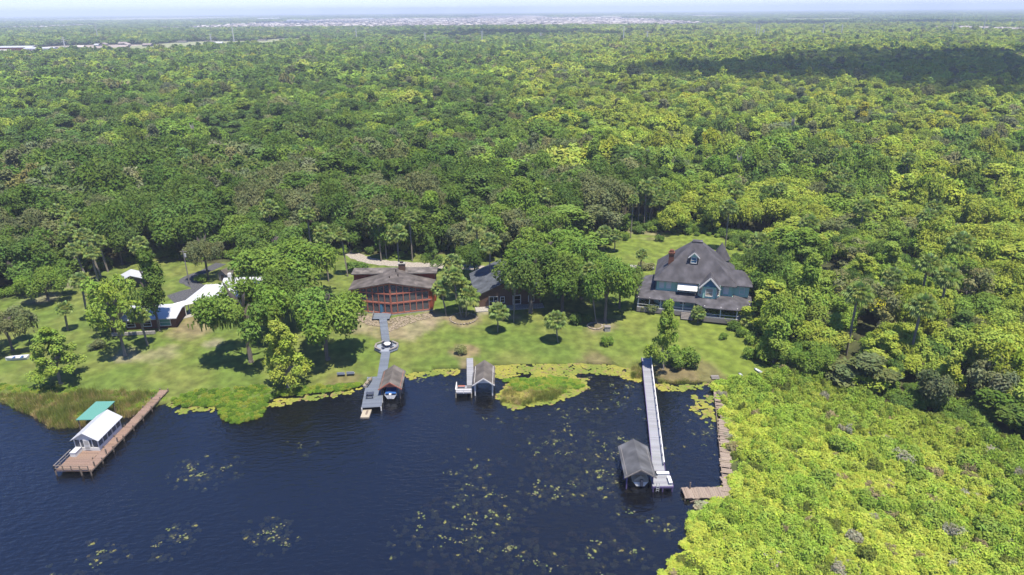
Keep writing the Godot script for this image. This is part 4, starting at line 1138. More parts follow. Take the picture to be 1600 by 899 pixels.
	for k in 5: bar("step", st, M.grey_wood, Vector3(-1.0, 0.1 + 0.2 * k - 0.1, 11.0 - 0.32 * k), Vector3(2.6, 0.2 + 0.0 * k, 0.34))

func brick_house():
	var h := thing("brick_house", "brown brick house with blue grey gable roof under a wide oak", "house", Vector3(-0.78, 1.76, -146.48), deg_to_rad(8.0))
	var w := 15.0
	bar("wall", h, M.brown_brick, Vector3(0, 1.6, -7.0), Vector3(w, 3.2, 14.0))
	gable_end(h, w, 0.02, 3.2, 6.4, M.brown_brick, 0.14)
	gable_holder(h, w, 14.0, -7.0)
	bar("terrace", h, M.concrete, Vector3(0, 0.0, 1.2), Vector3(w + 1.0, 0.3, 2.6))
	window(h, Vector3(-3.6, 1.45, 0.02), 1.9, 2.1, 0.0, M.white, M.glass)
	bar("door_post", h, M.white, Vector3(-3.6, 1.45, 0.12), Vector3(0.12, 2.1, 0.12))
	window(h, Vector3(-1.5, 1.7, 0.02), 0.8, 1.3)
	window(h, Vector3(1.9, 1.45, 0.02), 1.7, 2.1)
	window(h, Vector3(5.3, 1.6, 0.02), 1.2, 1.5)

func gable_holder(h: Node, w: float, l: float, z: float):
	var g := thing_part("roof_frame", h)
	g.position.z = z
	gable(g, w, l, 3.3, 6.55, M.shingle_blue, 0.5, 0.18)

func white_house():
	# low brick house under white roofs, a curved breezeway and a carport
	var h := thing("low_house", "low brick house with white metal roofs half hidden by trees", "house", Vector3(-81.43, 1.40, -136.57), deg_to_rad(6.0))
	bar("wall", h, M.brick, Vector3(0, 1.2, -3.0), Vector3(14.0, 2.6, 7.0))
	for s in [-1, 1]:
		var r := Shape.new()
		r.slab([Vector3(-7.6, 3.3, -3.0), Vector3(7.6, 3.3, -3.0), Vector3(7.6, 2.55, -3.0 + s * 4.2), Vector3(-7.6, 2.55, -3.0 + s * 4.2)], 0.18)
		put("roof", r, M.white_metal, h)
	for x in [-5.5, -2.4, 1.0]: window(h, Vector3(x, 1.3, 0.51), 1.6, 1.2)
	bar("terrace_wall", h, M.concrete, Vector3(-1.0, 0.3, 3.2), Vector3(9.0, 0.7, 0.3))
	window(h, Vector3(4.8, 1.4, 0.51), 2.2, 1.5, 0.0, M.white, M.teal_roof)
	var b := thing("breezeway", "white curved breezeway roof on thin posts beside the asphalt drive", "breezeway", Vector3(-74.59, 1.65, -142.70), deg_to_rad(14.0))
	var prev := Vector3.ZERO
	for k in 7:
		var t := k / 6.0
		var p := Vector3(-5.5 + 11.0 * t, 2.75 + 0.15 * sin(t * PI), 2.6 * (1 - t) * (1 - t) - 2.6 * t)
		if k > 0:
			var s := Shape.new()
			s.slab([prev + Vector3(0, 0, 1.4), p + Vector3(0, 0, 1.4), p + Vector3(0, 0, -1.6), prev + Vector3(0, 0, -1.6)], 0.15)
			put("roof_panel", s, M.white, b)
			bar("post", b, M.white, p + Vector3(0, -1.4, 1.25), Vector3(0.14, 2.8, 0.14))
			var f := Shape.new()
			f.slab([Vector3(prev.x, 0.05, prev.z + 2.2), Vector3(p.x, 0.05, p.z + 2.2), Vector3(p.x, 0.05, p.z - 1.4), Vector3(prev.x, 0.05, prev.z - 1.4)], 0.2)
			put("path_slab", f, M.concrete, b)
		prev = p
	var c := thing("carport", "white flat roofed carport with ribbed metal roof beside the drive", "carport", Vector3(-68.83, 1.75, -145.97), deg_to_rad(4.0))
	var r := Shape.new()
	r.slab([Vector3(-6.6, 2.9, 1.6), Vector3(5.0, 3.1, 1.6), Vector3(5.0, 3.7, -7.0), Vector3(-4.6, 3.5, -7.0)], 0.2)
	put("roof", r, M.white_metal, c)
	for k in 9:
		var x := -4.4 + k * 1.1
		var s := Shape.new()
		s.span(Vector3(x - 0.6, 2.98 + 0.0, 1.5), Vector3(x + 0.15, 3.62, -6.9), 0.12, 0.1)
		put("roof_rib", s, M.white, c)
	bar("wall", c, M.white, Vector3(2.4, 1.35, 1.0), Vector3(5.0, 2.8, 0.2))
	bar("side_wall", c, M.white, Vector3(4.8, 1.5, -2.6), Vector3(0.2, 3.1, 7.0))
	bar("back_wall", c, M.white, Vector3(2.4, 1.6, -6.0), Vector3(4.8, 3.2, 0.2))
	for x in [-6.0, -3.2, -0.4]: bar("post", c, M.white, Vector3(x, 1.4, 1.3), Vector3(0.16, 2.9, 0.16))
	bar("store_front", c, M.grey_wood, Vector3(-2.4, 1.3, -2.0), Vector3(4.6, 2.6, 0.15))
	var g := thing("white_house", "white walled house with white roof hidden behind the mossy oak", "house", Vector3(-62.46, 1.84, -151.34), deg_to_rad(3.0))
	bar("wall", g, M.white, Vector3(0, 1.5, -3), Vector3(13, 3.2, 7))
	for s in [-1, 1]:
		var q := Shape.new()
		q.slab([Vector3(-7.2, 4.6, -3), Vector3(7.2, 4.6, -3), Vector3(7.2, 3.0, -3 + s * 4.4), Vector3(-7.2, 3.0, -3 + s * 4.4)], 0.18)
		put("roof", q, M.white_metal, g)
	bar("chimney", g, M.white, Vector3(-5.2, 4.4, -2), Vector3(0.9, 3.4, 0.9))
	window(g, Vector3(-3, 1.6, 0.52), 1.4, 1.3)
	window(g, Vector3(2, 1.6, 0.52), 1.4, 1.3)
	# sheds
	var sd := thing("shed", "open shed with pale blue metal roof under the palms", "shed", Vector3(-96.07, 1.85, -160.67), deg_to_rad(25.0))
	for x in [-2.2, 2.2]:
		for z in [-1.8, 1.8]: bar("post", sd, M.dark_wood, Vector3(x, 1.3, z), Vector3(0.18, 2.7, 0.18))
	gable(sd, 5.0, 4.4, 2.6, 3.7, M.white_metal)
	bar("wall", sd, M.grey_wood, Vector3(0, 1.2, -1.9), Vector3(4.6, 2.4, 0.12))
	var s2 := thing("shed", "small weathered wooden shed beside the driveway", "shed", Vector3(-73.89, 1.85, -164.62), deg_to_rad(-20.0))
	bar("wall", s2, M.grey_wood, Vector3(0, 1.0, 0), Vector3(2.6, 2.2, 2.6))
	gable(s2, 2.6, 2.6, 2.1, 3.1, M.shingle_brown, 0.25)
	gable_end(s2, 2.6, 1.3, 2.1, 3.0, M.grey_wood)
	bar("door", s2, M.dark_wood, Vector3(0, 0.9, 1.33), Vector3(0.9, 1.8, 0.06))

# ------------------------------------------------------------------ docks
func boards(parent: Node, a: Vector3, b: Vector3, width: float, m: Material, step := 0.30, called := "deck", rough := 0.0, gaps := 0.0):
	# cross boards from a to b, too fine to tell apart, laid as one part with open joints
	var r := RandomNumberGenerator.new()
	r.seed = int(absf(a.x * 100 + b.z * 37))
	var d := b - a
	var n := int(d.length() / step)
	var z := d.normalized()
	var x := Vector3.UP.cross(z).normalized()
	var bs := Basis(x, z.cross(x), z)
	var s := Shape.new()
	for k in n:
		if r.randf() < gaps: continue
		var g := r.randf_range(0.78, 1.0)
		s.tone = Color(g, g * r.randf_range(0.96, 1.0), g * r.randf_range(0.93, 1.0))
		var jit := Vector3(r.randfn() * rough, r.randfn() * rough * 0.25, 0)
		s.box(a + d * ((k + 0.5) / n) + bs * jit, Vector3(width, 0.06, d.length() / n - 0.018), bs * Basis(Vector3.UP, r.randfn() * rough * 0.12))
	stuff(put(called, s, m, parent, true))

func piles(parent: Node, a: Vector3, b: Vector3, width: float, every: float, m: Material, above := 0.0, r := 0.11):
	var d := b - a
	var n := int(maxf(1, d.length() / every))
	var x := Vector3.UP.cross(d.normalized()).normalized() * (width / 2 - 0.06)
	for k in n + 1:
		for s in [-1, 1]:
			var p: Vector3 = a + d * (float(k) / n) + x * s
			var sh := Shape.new()
			sh.tube(Vector3(p.x, -1.6, p.z), Vector3(p.x, a.y + above, p.z), r, r, 7)
			put("pile", sh, m, parent)
	for s in [-1, 1]:
		var st := Shape.new()
		st.span(a + x * s - Vector3(0, 0.14, 0), b + x * s - Vector3(0, 0.14, 0), 0.1, 0.2)
		put("stringer", st, m, parent)

func rail(parent: Node, a: Vector3, b: Vector3, high: float, every: float, m: Material, mid := true):
	var d := b - a
	var n := int(maxf(1, roundf(d.length() / every)))
	for k in n + 1:
		var p := a + d * (float(k) / n)
		bar("rail_post", parent, m, p + Vector3(0, high / 2, 0), Vector3(0.11, high, 0.11))
	for y in [high, high * 0.5] if mid else [high]:
		var s := Shape.new()
		s.span(a + Vector3(0, y, 0), b + Vector3(0, y, 0), 0.12, 0.07)
		put("rail", s, m, parent)

func boathouse(called: String, label: String, at: Vector3, turn: float, w: float, l: float, eave: float, ridge: float, roof: Material, face: Material, post: Material, skirt := 0.0) -> Node3D:
	# open slip on piles under a gable roof; at: middle of the front
	var h := thing(called, label, "boathouse", at, turn)
	for s in [-1, 1]:
		var n := 4
		for k in n:
			var sh := Shape.new()
			var z := -0.15 - (l - 0.3) * k / (n - 1)
			sh.tube(Vector3(s * (w / 2 - 0.1), -1.6, z), Vector3(s * (w / 2 - 0.1), eave, z), 0.12, 0.12, 7)
			put("pile", sh, post, h)
		bar("plate", h, face, Vector3(s * (w / 2 - 0.1), eave - 0.12, -l / 2), Vector3(0.2, 0.3, l))
		if skirt > 0:
			bar("side_wall", h, face, Vector3(s * (w / 2 - 0.02), eave - skirt / 2, -l / 2), Vector3(0.06, skirt, l - 0.3))
	var g := thing_part("roof_frame", h)
	g.position.z = -l / 2
	gable(g, w, l, eave, ridge, roof, 0.35, 0.12)
	gable_end(h, w, -0.02, eave, ridge - 0.14, face)
	gable_end(h, w, -l + 0.14, eave, ridge - 0.14, face)
	for s in [-1, 1]:
		var f := Shape.new()
		f.span(Vector3(0, ridge - 0.08, 0.38), Vector3(s * (w / 2 + 0.35), eave - 0.08 - (ridge - eave) * 0.35 / (w / 2), 0.38), 0.06, 0.2)
		put("fascia", f, face, h)
	return h

func hull(s: Shape, l: float, w: float, h: float, y0 := 0.0):      # an open-topped hull along z, bow at -z
	var n := 8
	for k in n:
		var q := []
		for j in 2:
			var t := float(k + j) / n
			var half := w / 2 * sqrt(maxf(0.0, 1.0 - pow(t, 2.6))) if t > 0.0 else w / 2 * 0.96
			q.append([half, l / 2 - l * t, h * (1 + 0.2 * t * t)])
		for m in [-1, 1]:
			s.quad(Vector3(m * q[0][0] * 0.55, y0, q[0][1]), Vector3(m * q[1][0] * 0.55, y0, q[1][1]), Vector3(m * q[1][0], y0 + q[1][2], q[1][1]), Vector3(m * q[0][0], y0 + q[0][2], q[0][1]))
		s.quad(Vector3(-q[0][0] * 0.55, y0, q[0][1]), Vector3(q[0][0] * 0.55, y0, q[0][1]), Vector3(q[1][0] * 0.55, y0, q[1][1]), Vector3(-q[1][0] * 0.55, y0, q[1][1]))
	s.quad(Vector3(-w * 0.26, y0, l / 2), Vector3(w * 0.26, y0, l / 2), Vector3(w * 0.48, y0 + h, l / 2), Vector3(-w * 0.48, y0 + h, l / 2))

func docks():
	west_dock()
	red_house_dock()
	middle_dock()
	long_dock()
	old_dock()

func west_dock():
	var a := Vector3(-64.37, 0.75, -110.82)
	var b := Vector3(-65.04, 0.75, -86.64)
	var c := Vector3(-70.59, 0.75, -87.03)
	var d := thing("brown_dock", "long brown plank dock with wide platform and railing at its end", "dock", Vector3(a.x, 0, a.z))
	d.position = Vector3.ZERO
	var along := (b - a).normalized()
	var across := Vector3.UP.cross(along).normalized()
	if (c - b).dot(across) < 0: across = -across
	var wide := 5.6
	boards(d, a + across * 0.75, b + across * 0.75, 1.5, M.brown_deck, 0.3, "deck", 0.05)
	piles(d, a + across * 0.75, b + across * 0.75, 1.6, 3.0, M.post, 0.35)
	var p0 := b - along * 12.0 + across * (1.5 + (wide - 1.5) / 2)
	var p1 := b + across * (1.5 + (wide - 1.5) / 2)
	boards(d, p0, p1, wide - 1.5, M.brown_deck, 0.3, "platform", 0.03)
	piles(d, p0, p1, wide - 1.5, 3.0, M.post, 0.0)
	rail(d, b + across * 0.3, b + across * wide, 0.95, 1.4, M.post)
	rail(d, b + across * wide, b + across * wide - along * 4.2, 0.95, 1.6, M.grey_wood)
	for k in 3:
		bar("mooring_post", d, M.post, b - along * (1.2 + k * 3.2) + across * 0.1 + Vector3(0, 0.45, 0), Vector3(0.16, 1.0, 0.16))
	rebase(d, Vector3(a.x, 0, a.z))
	var turn := atan2(along.x, along.z)
	var bx := thing("storage_bench", "white storage bench on the brown dock platform", "bench", b + across * (wide - 0.7) - along * 4.3 + Vector3(0, 0.03, 0), turn)
	bar("chest", bx, M.white, Vector3(0, 0.35, 0), Vector3(0.9, 0.7, 1.6))
	bar("lid", bx, M.white_metal, Vector3(0, 0.74, 0), Vector3(1.0, 0.08, 1.7))
	# screened cabin with white metal roof
	var cb := thing("dock_cabin", "screened cabin with white metal gable roof on the brown dock", "cabin", b - along * 8.4 + across * 3.55 + Vector3(0, 0.03, 0), turn)
	var w := 3.9
	var l := 6.4
	var e := 2.3
	bar("floor", cb, M.white, Vector3(0, 0.12, 0), Vector3(w, 0.22, l))
	for s in [-1, 1]:
		bar("sill_wall", cb, M.white, Vector3(s * (w / 2 - 0.05), 0.45, 0), Vector3(0.1, 0.5, l))
		bar("top_plate", cb, M.white, Vector3(s * (w / 2 - 0.05), e - 0.1, 0), Vector3(0.12, 0.2, l))
		bar("end_sill", cb, M.white, Vector3(0, 0.42, s * (l / 2 - 0.05)), Vector3(w - 0.2, 0.4, 0.1))
		bar("end_plate", cb, M.white, Vector3(0, e - 0.1, s * (l / 2 - 0.05)), Vector3(w - 0.2, 0.2, 0.12))
		for k in 6:
			var z := -l / 2 + 0.08 + (l - 0.16) * k / 5
			bar("stud", cb, M.white, Vector3(s * (w / 2 - 0.05), 1.3, z), Vector3(0.13, 2.1, 0.13))
			if k < 5: bar("screen", cb, M.screen, Vector3(s * (w / 2 - 0.08), 1.44, z + (l - 0.16) / 10), Vector3(0.03, 1.5, l / 5 - 0.15))
		for k in 4:
			var x := -w / 2 + w * (k + 0.5) / 4
			bar("screen", cb, M.screen, Vector3(x, 1.4, s * (l / 2 - 0.08)), Vector3(w / 4 - 0.12, 1.6, 0.03))
		for k in 3: bar("stud", cb, M.white, Vector3(-w / 2 + w * (k + 1) / 4, 1.3, s * (l / 2 - 0.05)), Vector3(0.12, 2.0, 0.13))
		gable_end(cb, w, s * l / 2, e, 3.35, M.white)
	var dr: Node = bar("door", cb, M.white, Vector3(0.1, 1.15, l / 2 + 0.05), Vector3(0.95, 1.95, 0.06))
	bar("door_screen", dr, M.screen, Vector3(0.1, 1.5, l / 2 + 0.085), Vector3(0.7, 0.85, 0.03))
	bar("door_screen", dr, M.screen, Vector3(0.1, 0.6, l / 2 + 0.085), Vector3(0.7, 0.55, 0.03))
	gable(cb, w, l, e, 3.5, M.white_metal, 0.35, 0.08)
	var aw := thing("boat_shelter", "flat sea green metal roof on posts behind the dock cabin", "shelter", b - along * 11.0 + across * 6.9, turn)
	aw.position.y = 0
	var rf := Shape.new()
	rf.slab([Vector3(-1.7, 2.9, 0.2), Vector3(1.7, 3.0, 0.2), Vector3(1.7, 3.0, -5.6), Vector3(-1.7, 2.9, -5.6)], 0.1)
	put("roof", rf, M.teal_roof, aw)
	for x in [-1.5, 1.5]:
		for z in [-5.3, -2.7, -0.1]:
			var sh := Shape.new()
			sh.tube(Vector3(x, -1.6, z), Vector3(x, 2.85, z), 0.1, 0.1, 7)
			put("pile", sh, M.post, aw)
	for x in [-1.2, 0.0, 1.2]: bar("joist", aw, M.white, Vector3(x, 2.76, -2.7), Vector3(0.1, 0.14, 5.6))

func red_house_dock():
	# grey boardwalk from the screened porch down to a platform over the water
	var top := Vector3(-29.37, 1.55, -139.98)
	var oct := Vector3(-26.19, 0.91, -126.72)
	var foot := Vector3(-25.00, 0.51, -117.15)
	var d := thing("grey_boardwalk", "grey composite boardwalk from the red house down to the water", "boardwalk")
	var lift := Vector3(0, 0.35, 0)
	boards(d, top + Vector3(-0.2, 0.5, -2.2), top + Vector3(-0.2, 0.5, 1.0), 4.0, M.grey_deck, 0.3, "upper_deck")
	rail(d, top + Vector3(-1.9, 0.53, 1.0), top + Vector3(-2.1, 0.53, -1.6), 0.9, 1.2, M.grey_wood)
	boards(d, top + Vector3(0.4, 0.5, 1.0), oct + lift, 1.7, M.grey_deck)
	boards(d, oct + lift, Vector3(-25.10, 0.84, -114.33), 1.8, M.grey_deck)
	for k in 6:
		for s in [-1, 1]:
			var p := (top + Vector3(0.4, 0, 1.0)).lerp(oct, (k + 0.5) / 6)
			bar("post", d, M.post, p + Vector3(s * 0.7, 0.2, 0), Vector3(0.12, 0.55, 0.12))
	var o := Shape.new()
	var rad := 2.6
	var q := []
	for k in 8:
		var a := TAU * (k + 0.5) / 8
		q.append(oct + Vector3(cos(a) * rad, 0.42, sin(a) * rad * 0.9))
	o.slab(q, 0.3)
	put("octagon_deck", o, M.grey_paint, d)
	for k in 8:
		if k in [1, 5]: continue
		var s := Shape.new()
		s.span((q[k] as Vector3).lerp(oct, 0.08) + Vector3(0, 0.42, 0), (q[(k + 1) % 8] as Vector3).lerp(oct, 0.08) + Vector3(0, 0.42, 0), 0.4, 0.08)
		put("bench_board", s, M.grey_wood, d)
		bar("bench_leg", d, M.grey_wood, (q[k] as Vector3).lerp(oct, 0.08) + Vector3(0, 0.2, 0), Vector3(0.1, 0.4, 0.1))
	rebase(d, oct)
	var t := thing("patio_table", "round pale patio table on the octagonal deck", "table", oct + Vector3(0.2, 0.42, 0.0))
	var ts := Shape.new()
	ts.disc(Vector3(0, 0.7, 0), 0.75, 0.06, 12)
	put("table_top", ts, M.white, t)
	bar("leg", t, M.furniture, Vector3(0, 0.35, 0), Vector3(0.12, 0.7, 0.12))
	for k in 4:
		var a := TAU * k / 4 + 0.6
		var c := thing("patio_chair", ["dark patio chair by the table facing the house", "dark patio chair by the table on its water side", "dark patio chair by the table on the oak side", "dark patio chair by the table on the lawn side"][k], "chair", oct + Vector3(0.2 + cos(a) * 1.3, 0.42, sin(a) * 1.15), -a - PI / 2, "patio chairs")
		bar("seat", c, M.furniture, Vector3(0, 0.42, 0), Vector3(0.55, 0.07, 0.55))
		bar("backrest", c, M.furniture, Vector3(0, 0.75, 0.26), Vector3(0.55, 0.6, 0.06))
		for x in [-0.24, 0.24]:
			for z in [-0.24, 0.24]: bar("leg", c, M.furniture, Vector3(x, 0.2, z), Vector3(0.05, 0.4, 0.05))
	var p0 := Vector3(-26.23, 0.80, -115.16)
	var p1 := Vector3(-25.16, 0.80, -104.20)
	var pl := thing("grey_platform", "grey dock platform on white piles beside the red gabled boathouse", "dock")
	boards(pl, p0, p1, 3.5, M.grey_deck, 0.3)
	piles(pl, p0, p1, 3.5, 2.4, M.white, 0.0)
	rebase(pl, Vector3(p0.x, 0, p0.z))
	var kd := thing("canoe", "tan canoe lying on the grey platform", "canoe", Vector3(-27.24, 0.83, -112.69), deg_to_rad(-12))
	var hs := Shape.new()
	hull(hs, 3.4, 0.95, 0.4)
	put("hull", hs, M.cream, kd)
	for z in [-0.6, 0.7]: bar("thwart", kd, M.post, Vector3(0, 0.36, z), Vector3(0.8, 0.05, 0.2))
	var tb := thing("picnic_table", "dark picnic table standing on the grey platform", "table", Vector3(-26.07, 0.83, -107.84), 0.1)
	bar("table_top", tb, M.furniture, Vector3(0, 0.72, 0), Vector3(1.4, 0.07, 0.8))
	for z in [-0.75, 0.75]: bar("bench_seat", tb, M.furniture, Vector3(0, 0.42, z), Vector3(1.4, 0.06, 0.3))
	for x in [-0.5, 0.5]: bar("leg", tb, M.furniture, Vector3(x, 0.36, 0), Vector3(0.08, 0.7, 1.4))
	var bh := boathouse("boathouse", "boathouse with brown shingle roof and red gable sheltering a blue boat", Vector3(-22.35, 0.00, -108.26), deg_to_rad(2.0), 3.6, 6.0, 2.5, 3.7, M.shingle_tan, M.red_trim, M.post, 0.35)
	bh.position.y = 0
	var bt := thing("motor_boat", "blue and white motor boat lifted inside the red gabled boathouse", "boat", bh.position + Vector3(0, 0.5, -1.7), deg_to_rad(2.0))
	var b1 := Shape.new()
	hull(b1, 5.0, 2.2, 0.8)
	put("hull", b1, M.boat_white, bt)
	var b2 := Shape.new()
	b2.slab([Vector3(-1.0, 1.0, 2.2), Vector3(1.0, 1.0, 2.2), Vector3(0.8, 1.3, -1.6), Vector3(-0.8, 1.3, -1.6)], 0.15)
	put("cover", b2, M.boat_blue, bt)
	bar("motor", bt, M.white, Vector3(0, 0.75, 2.7), Vector3(0.4, 0.9, 0.4))
	var fp := thing("swim_float", "cream floating swim platform before the grey dock", "float", Vector3(-25.94, 0.00, -103.18))
	bar("deck", fp, M.cream, Vector3(0, 0.12, 0), Vector3(1.5, 0.3, 2.6))
	bar("pad", fp, M.post, Vector3(0.1, 0.29, -0.2), Vector3(0.35, 0.05, 1.3))

func middle_dock():
	var a := Vector3(-8.64, 0.90, -122.23)
	var b := Vector3(-7.88, 0.90, -110.40)
	var d := thing("white_dock", "short pale dock with railed landing beside the small boathouse", "dock")
	boards(d, a, b, 1.3, M.pale_deck)
	piles(d, a, b, 1.3, 2.6, M.post)
	var c := Vector3(-9.04, 0.90, -109.95)
	boards(d, c + Vector3(0, 0, -1.4), c + Vector3(0, 0, 1.4), 3.0, M.pale_deck, 0.3, "landing")
	piles(d, c + Vector3(0, 0, -1.4), c + Vector3(0, 0, 1.4), 3.0, 1.4, M.cream)
	rail(d, c + Vector3(-1.45, 0, -1.4), c + Vector3(-1.45, 0, 1.4), 0.8, 1.4, M.white)
	rail(d, c + Vector3(-1.45, 0, 1.4), c + Vector3(1.45, 0, 1.4), 0.8, 1.4, M.white)
	rebase(d, Vector3(a.x, 0, a.z))
	var bn := thing("bench", "low reddish bench on the small dock landing", "bench", c + Vector3(-0.5, 0.03, -0.5))
	bar("seat", bn, M.red_trim, Vector3(0, 0.42, 0), Vector3(1.3, 0.06, 0.4))
	for x in [-0.55, 0.55]: bar("leg", bn, M.post, Vector3(x, 0.2, 0), Vector3(0.08, 0.4, 0.35))
	boathouse("boathouse", "small boathouse with tan shingle roof and white gable, its slip empty", Vector3(-5.36, 0.00, -109.12), deg_to_rad(0.5), 3.4, 6.4, 2.7, 3.9, M.shingle_tan, M.white, M.white, 0.9)

func long_dock():
	var a := Vector3(26.92, 0.90, -121.64)
	var b := Vector3(22.13, 0.90, -85.35)
	var d := thing("long_dock", "long straight pale dock with purple edge boards", "dock")
	var run := b - a
	boards(d, a, b, 1.75, M.pale_deck)
	piles(d, a, b, 1.75, 3.0, M.purple)
	var x := Vector3.UP.cross(run.normalized()).normalized()
	for s in [-1, 1]:
		var e := Shape.new()
		e.span(a + x * 0.93 * s + Vector3(0, -0.02, 0), b + x * 0.93 * s + Vector3(0, -0.02, 0), 0.08, 0.3)
		put("edge_board", e, M.purple, d)
	for k in 15:
		bar("rail_post", d, M.purple, a + run * ((k + 0.4) / 15.0) + Vector3(0.82, 0.4, 0), Vector3(0.12, 0.9, 0.12))
	var rl := Shape.new()
	rl.span(a + run * 0.02 + Vector3(0.82, 0.86, 0), b - run * 0.03 + Vector3(0.82, 0.86, 0), 0.14, 0.08)
	put("rail", rl, M.white, d)
	var c := Vector3(22.08, 0.90, -83.22)
	boards(d, c + Vector3(-0.1, 0, -1.5), c + Vector3(-0.1, 0, 1.5), 3.0, M.pale_deck, 0.3, "landing")
	for p in [Vector3(-1.5, 0, 1.45), Vector3(1.3, 0, 1.45), Vector3(1.3, 0, -1.45), Vector3(-0.1, 0, 1.45)]:
		var sh := Shape.new()
		sh.tube(Vector3(c.x + p.x, -1.6, c.z + p.z), c + p, 0.12, 0.12, 7)
		put("pile", sh, M.purple, d)
	for e in [[Vector3(-0.1, -0.05, 1.54), Vector3(3.05, 0.32, 0.08)], [Vector3(1.44, -0.05, 0), Vector3(0.08, 0.32, 3.0)]]:
		bar("edge_board", d, M.purple, c + e[0], e[1])
	for e in [[Vector3(0.4, 0.45, -1.2), Vector3(1.9, 0.1, 0.5)], [Vector3(1.1, 0.45, 0.4), Vector3(0.5, 0.1, 1.6)]]:
		bar("bench_seat", d, M.white, c + e[0], e[1])
		bar("bench_base", d, M.white, c + e[0] - Vector3(0, 0.24, 0), Vector3(e[1].x * 0.8, 0.38, e[1].z * 0.8))
	var ld := thing_part("ladder", d)
	for s in [-0.2, 0.2]: bar("side", ld, M.galvanised, c + Vector3(-0.9 + s, 0, 1.66), Vector3(0.06, 1.6, 0.06))
	for k in 4: bar("rung", ld, M.galvanised, c + Vector3(-0.9, -0.5 + 0.35 * k, 1.66), Vector3(0.36, 0.05, 0.05))
	rebase(d, Vector3(a.x, 0, a.z))
	var bh := boathouse("boathouse", "boathouse with dark grey shingle roof beside the long pale dock", Vector3(18.65, 0.00, -82.34), deg_to_rad(-1.0), 4.0, 7.0, 2.6, 3.8, M.shingle_slate, M.grey_wood, M.purple, 0.5)
	var bt := thing("covered_boat", "boat under a beige cover inside the dark roofed boathouse", "boat", bh.position + Vector3(0.25, 0.3, -2.9), deg_to_rad(-1.0))
	var b1 := Shape.new()
	hull(b1, 5.2, 2.3, 0.75)
	put("hull", b1, M.boat_white, bt)
	var b2 := Shape.new()
	for s in [-1, 1]:
		b2.quad(Vector3(0, 1.75, 2.3), Vector3(0, 1.6, -2.0), Vector3(s * 1.2, 0.7, -1.8), Vector3(s * 1.25, 0.7, 2.5))
	b2.tri(Vector3(-1.25, 0.7, 2.5), Vector3(0, 1.75, 2.3), Vector3(1.25, 0.7, 2.5))
	put("cover", b2, M.cream, bt)
	bar("motor", bt, M.furniture, Vector3(0.1, 0.75, 2.75), Vector3(0.4, 1.0, 0.4))

func old_dock():
	var d := thing("old_boardwalk", "weathered grey plank boardwalk with missing boards along the marsh", "boardwalk")
	var pts := [Vector3(38.17, 0.55, -110.75), Vector3(36.57, 0.55, -103.07), Vector3(36.09, 0.55, -99.84), Vector3(31.31, 0.55, -80.78)]
	boards(d, pts[0], pts[1], 1.5, M.old_deck, 0.32, "deck", 0.12, 0.06)
	boards(d, pts[1] + Vector3(0.3, -0.15, 0), pts[2], 1.3, M.old_deck, 0.32, "sagging_deck", 0.3, 0.35)
	boards(d, pts[2], pts[3], 1.6, M.old_deck, 0.32, "deck", 0.12, 0.05)
	piles(d, pts[0], pts[3], 1.3, 3.4, M.post)
	var a := Vector3(24.76, 0.55, -80.72)
	var b: Vector3 = pts[3] + Vector3(0.5, 0, -0.1)
	boards(d, a, b, 2.4, M.old_deck, 0.34, "landing", 0.08, 0.02)
	piles(d, a, b, 2.2, 2.6, M.post)
	bar("mooring_post", d, M.post, a + Vector3(1.2, 0.4, -1.0), Vector3(0.18, 1.4, 0.18))
	var s := Shape.new()
	s.span(Vector3(a.x + 0.2, -0.3, a.z + 1.3), a + Vector3(2.0, -0.1, 1.25), 0.14, 0.16)
	put("brace", s, M.post, d)
	rebase(d, Vector3(pts[0].x, 0, pts[0].z))
	var st := thing("old_step", "small weathered landing step on the bank above the boardwalk", "steps", Vector3(38.71, 0.50, -113.93))
	for k in 2: bar("step", st, M.grey_wood, Vector3(0, 0.1 + 0.18 * k, -0.4 * k), Vector3(1.5, 0.16, 0.6))

# ------------------------------------------------------------------ yards: drives, stones, small things
func ribbon(called: String, label: String, m: Material, pts: Array, width: float, lift := 0.02):
	var s := Shape.new()
	for k in pts.size() - 1:
		var n := 6
		for i in n:
			var q := []
			for j in 2:
				var t := float(i + j) / n
				var p: Vector3 = (pts[k] as Vector3).cubic_interpolate(pts[k + 1], pts[maxi(k - 1, 0)], pts[mini(k + 2, pts.size() - 1)], t)
				var ahead: Vector3 = (pts[k] as Vector3).cubic_interpolate(pts[k + 1], pts[maxi(k - 1, 0)], pts[mini(k + 2, pts.size() - 1)], minf(t + 0.02, 1.02)) - p
				var x := Vector3.UP.cross(ahead).normalized() * width / 2
				var w := 1.0 + 0.12 * sin(p.x * 1.7 + p.z)
				q.append([on(p - x * w) + Vector3(0, lift, 0), on(p + x * w) + Vector3(0, lift, 0)])
			s.quad(q[0][0], q[1][0], q[1][1], q[0][1])
	var o = structure(put(called, s, m))
	tag(o, label, "path")

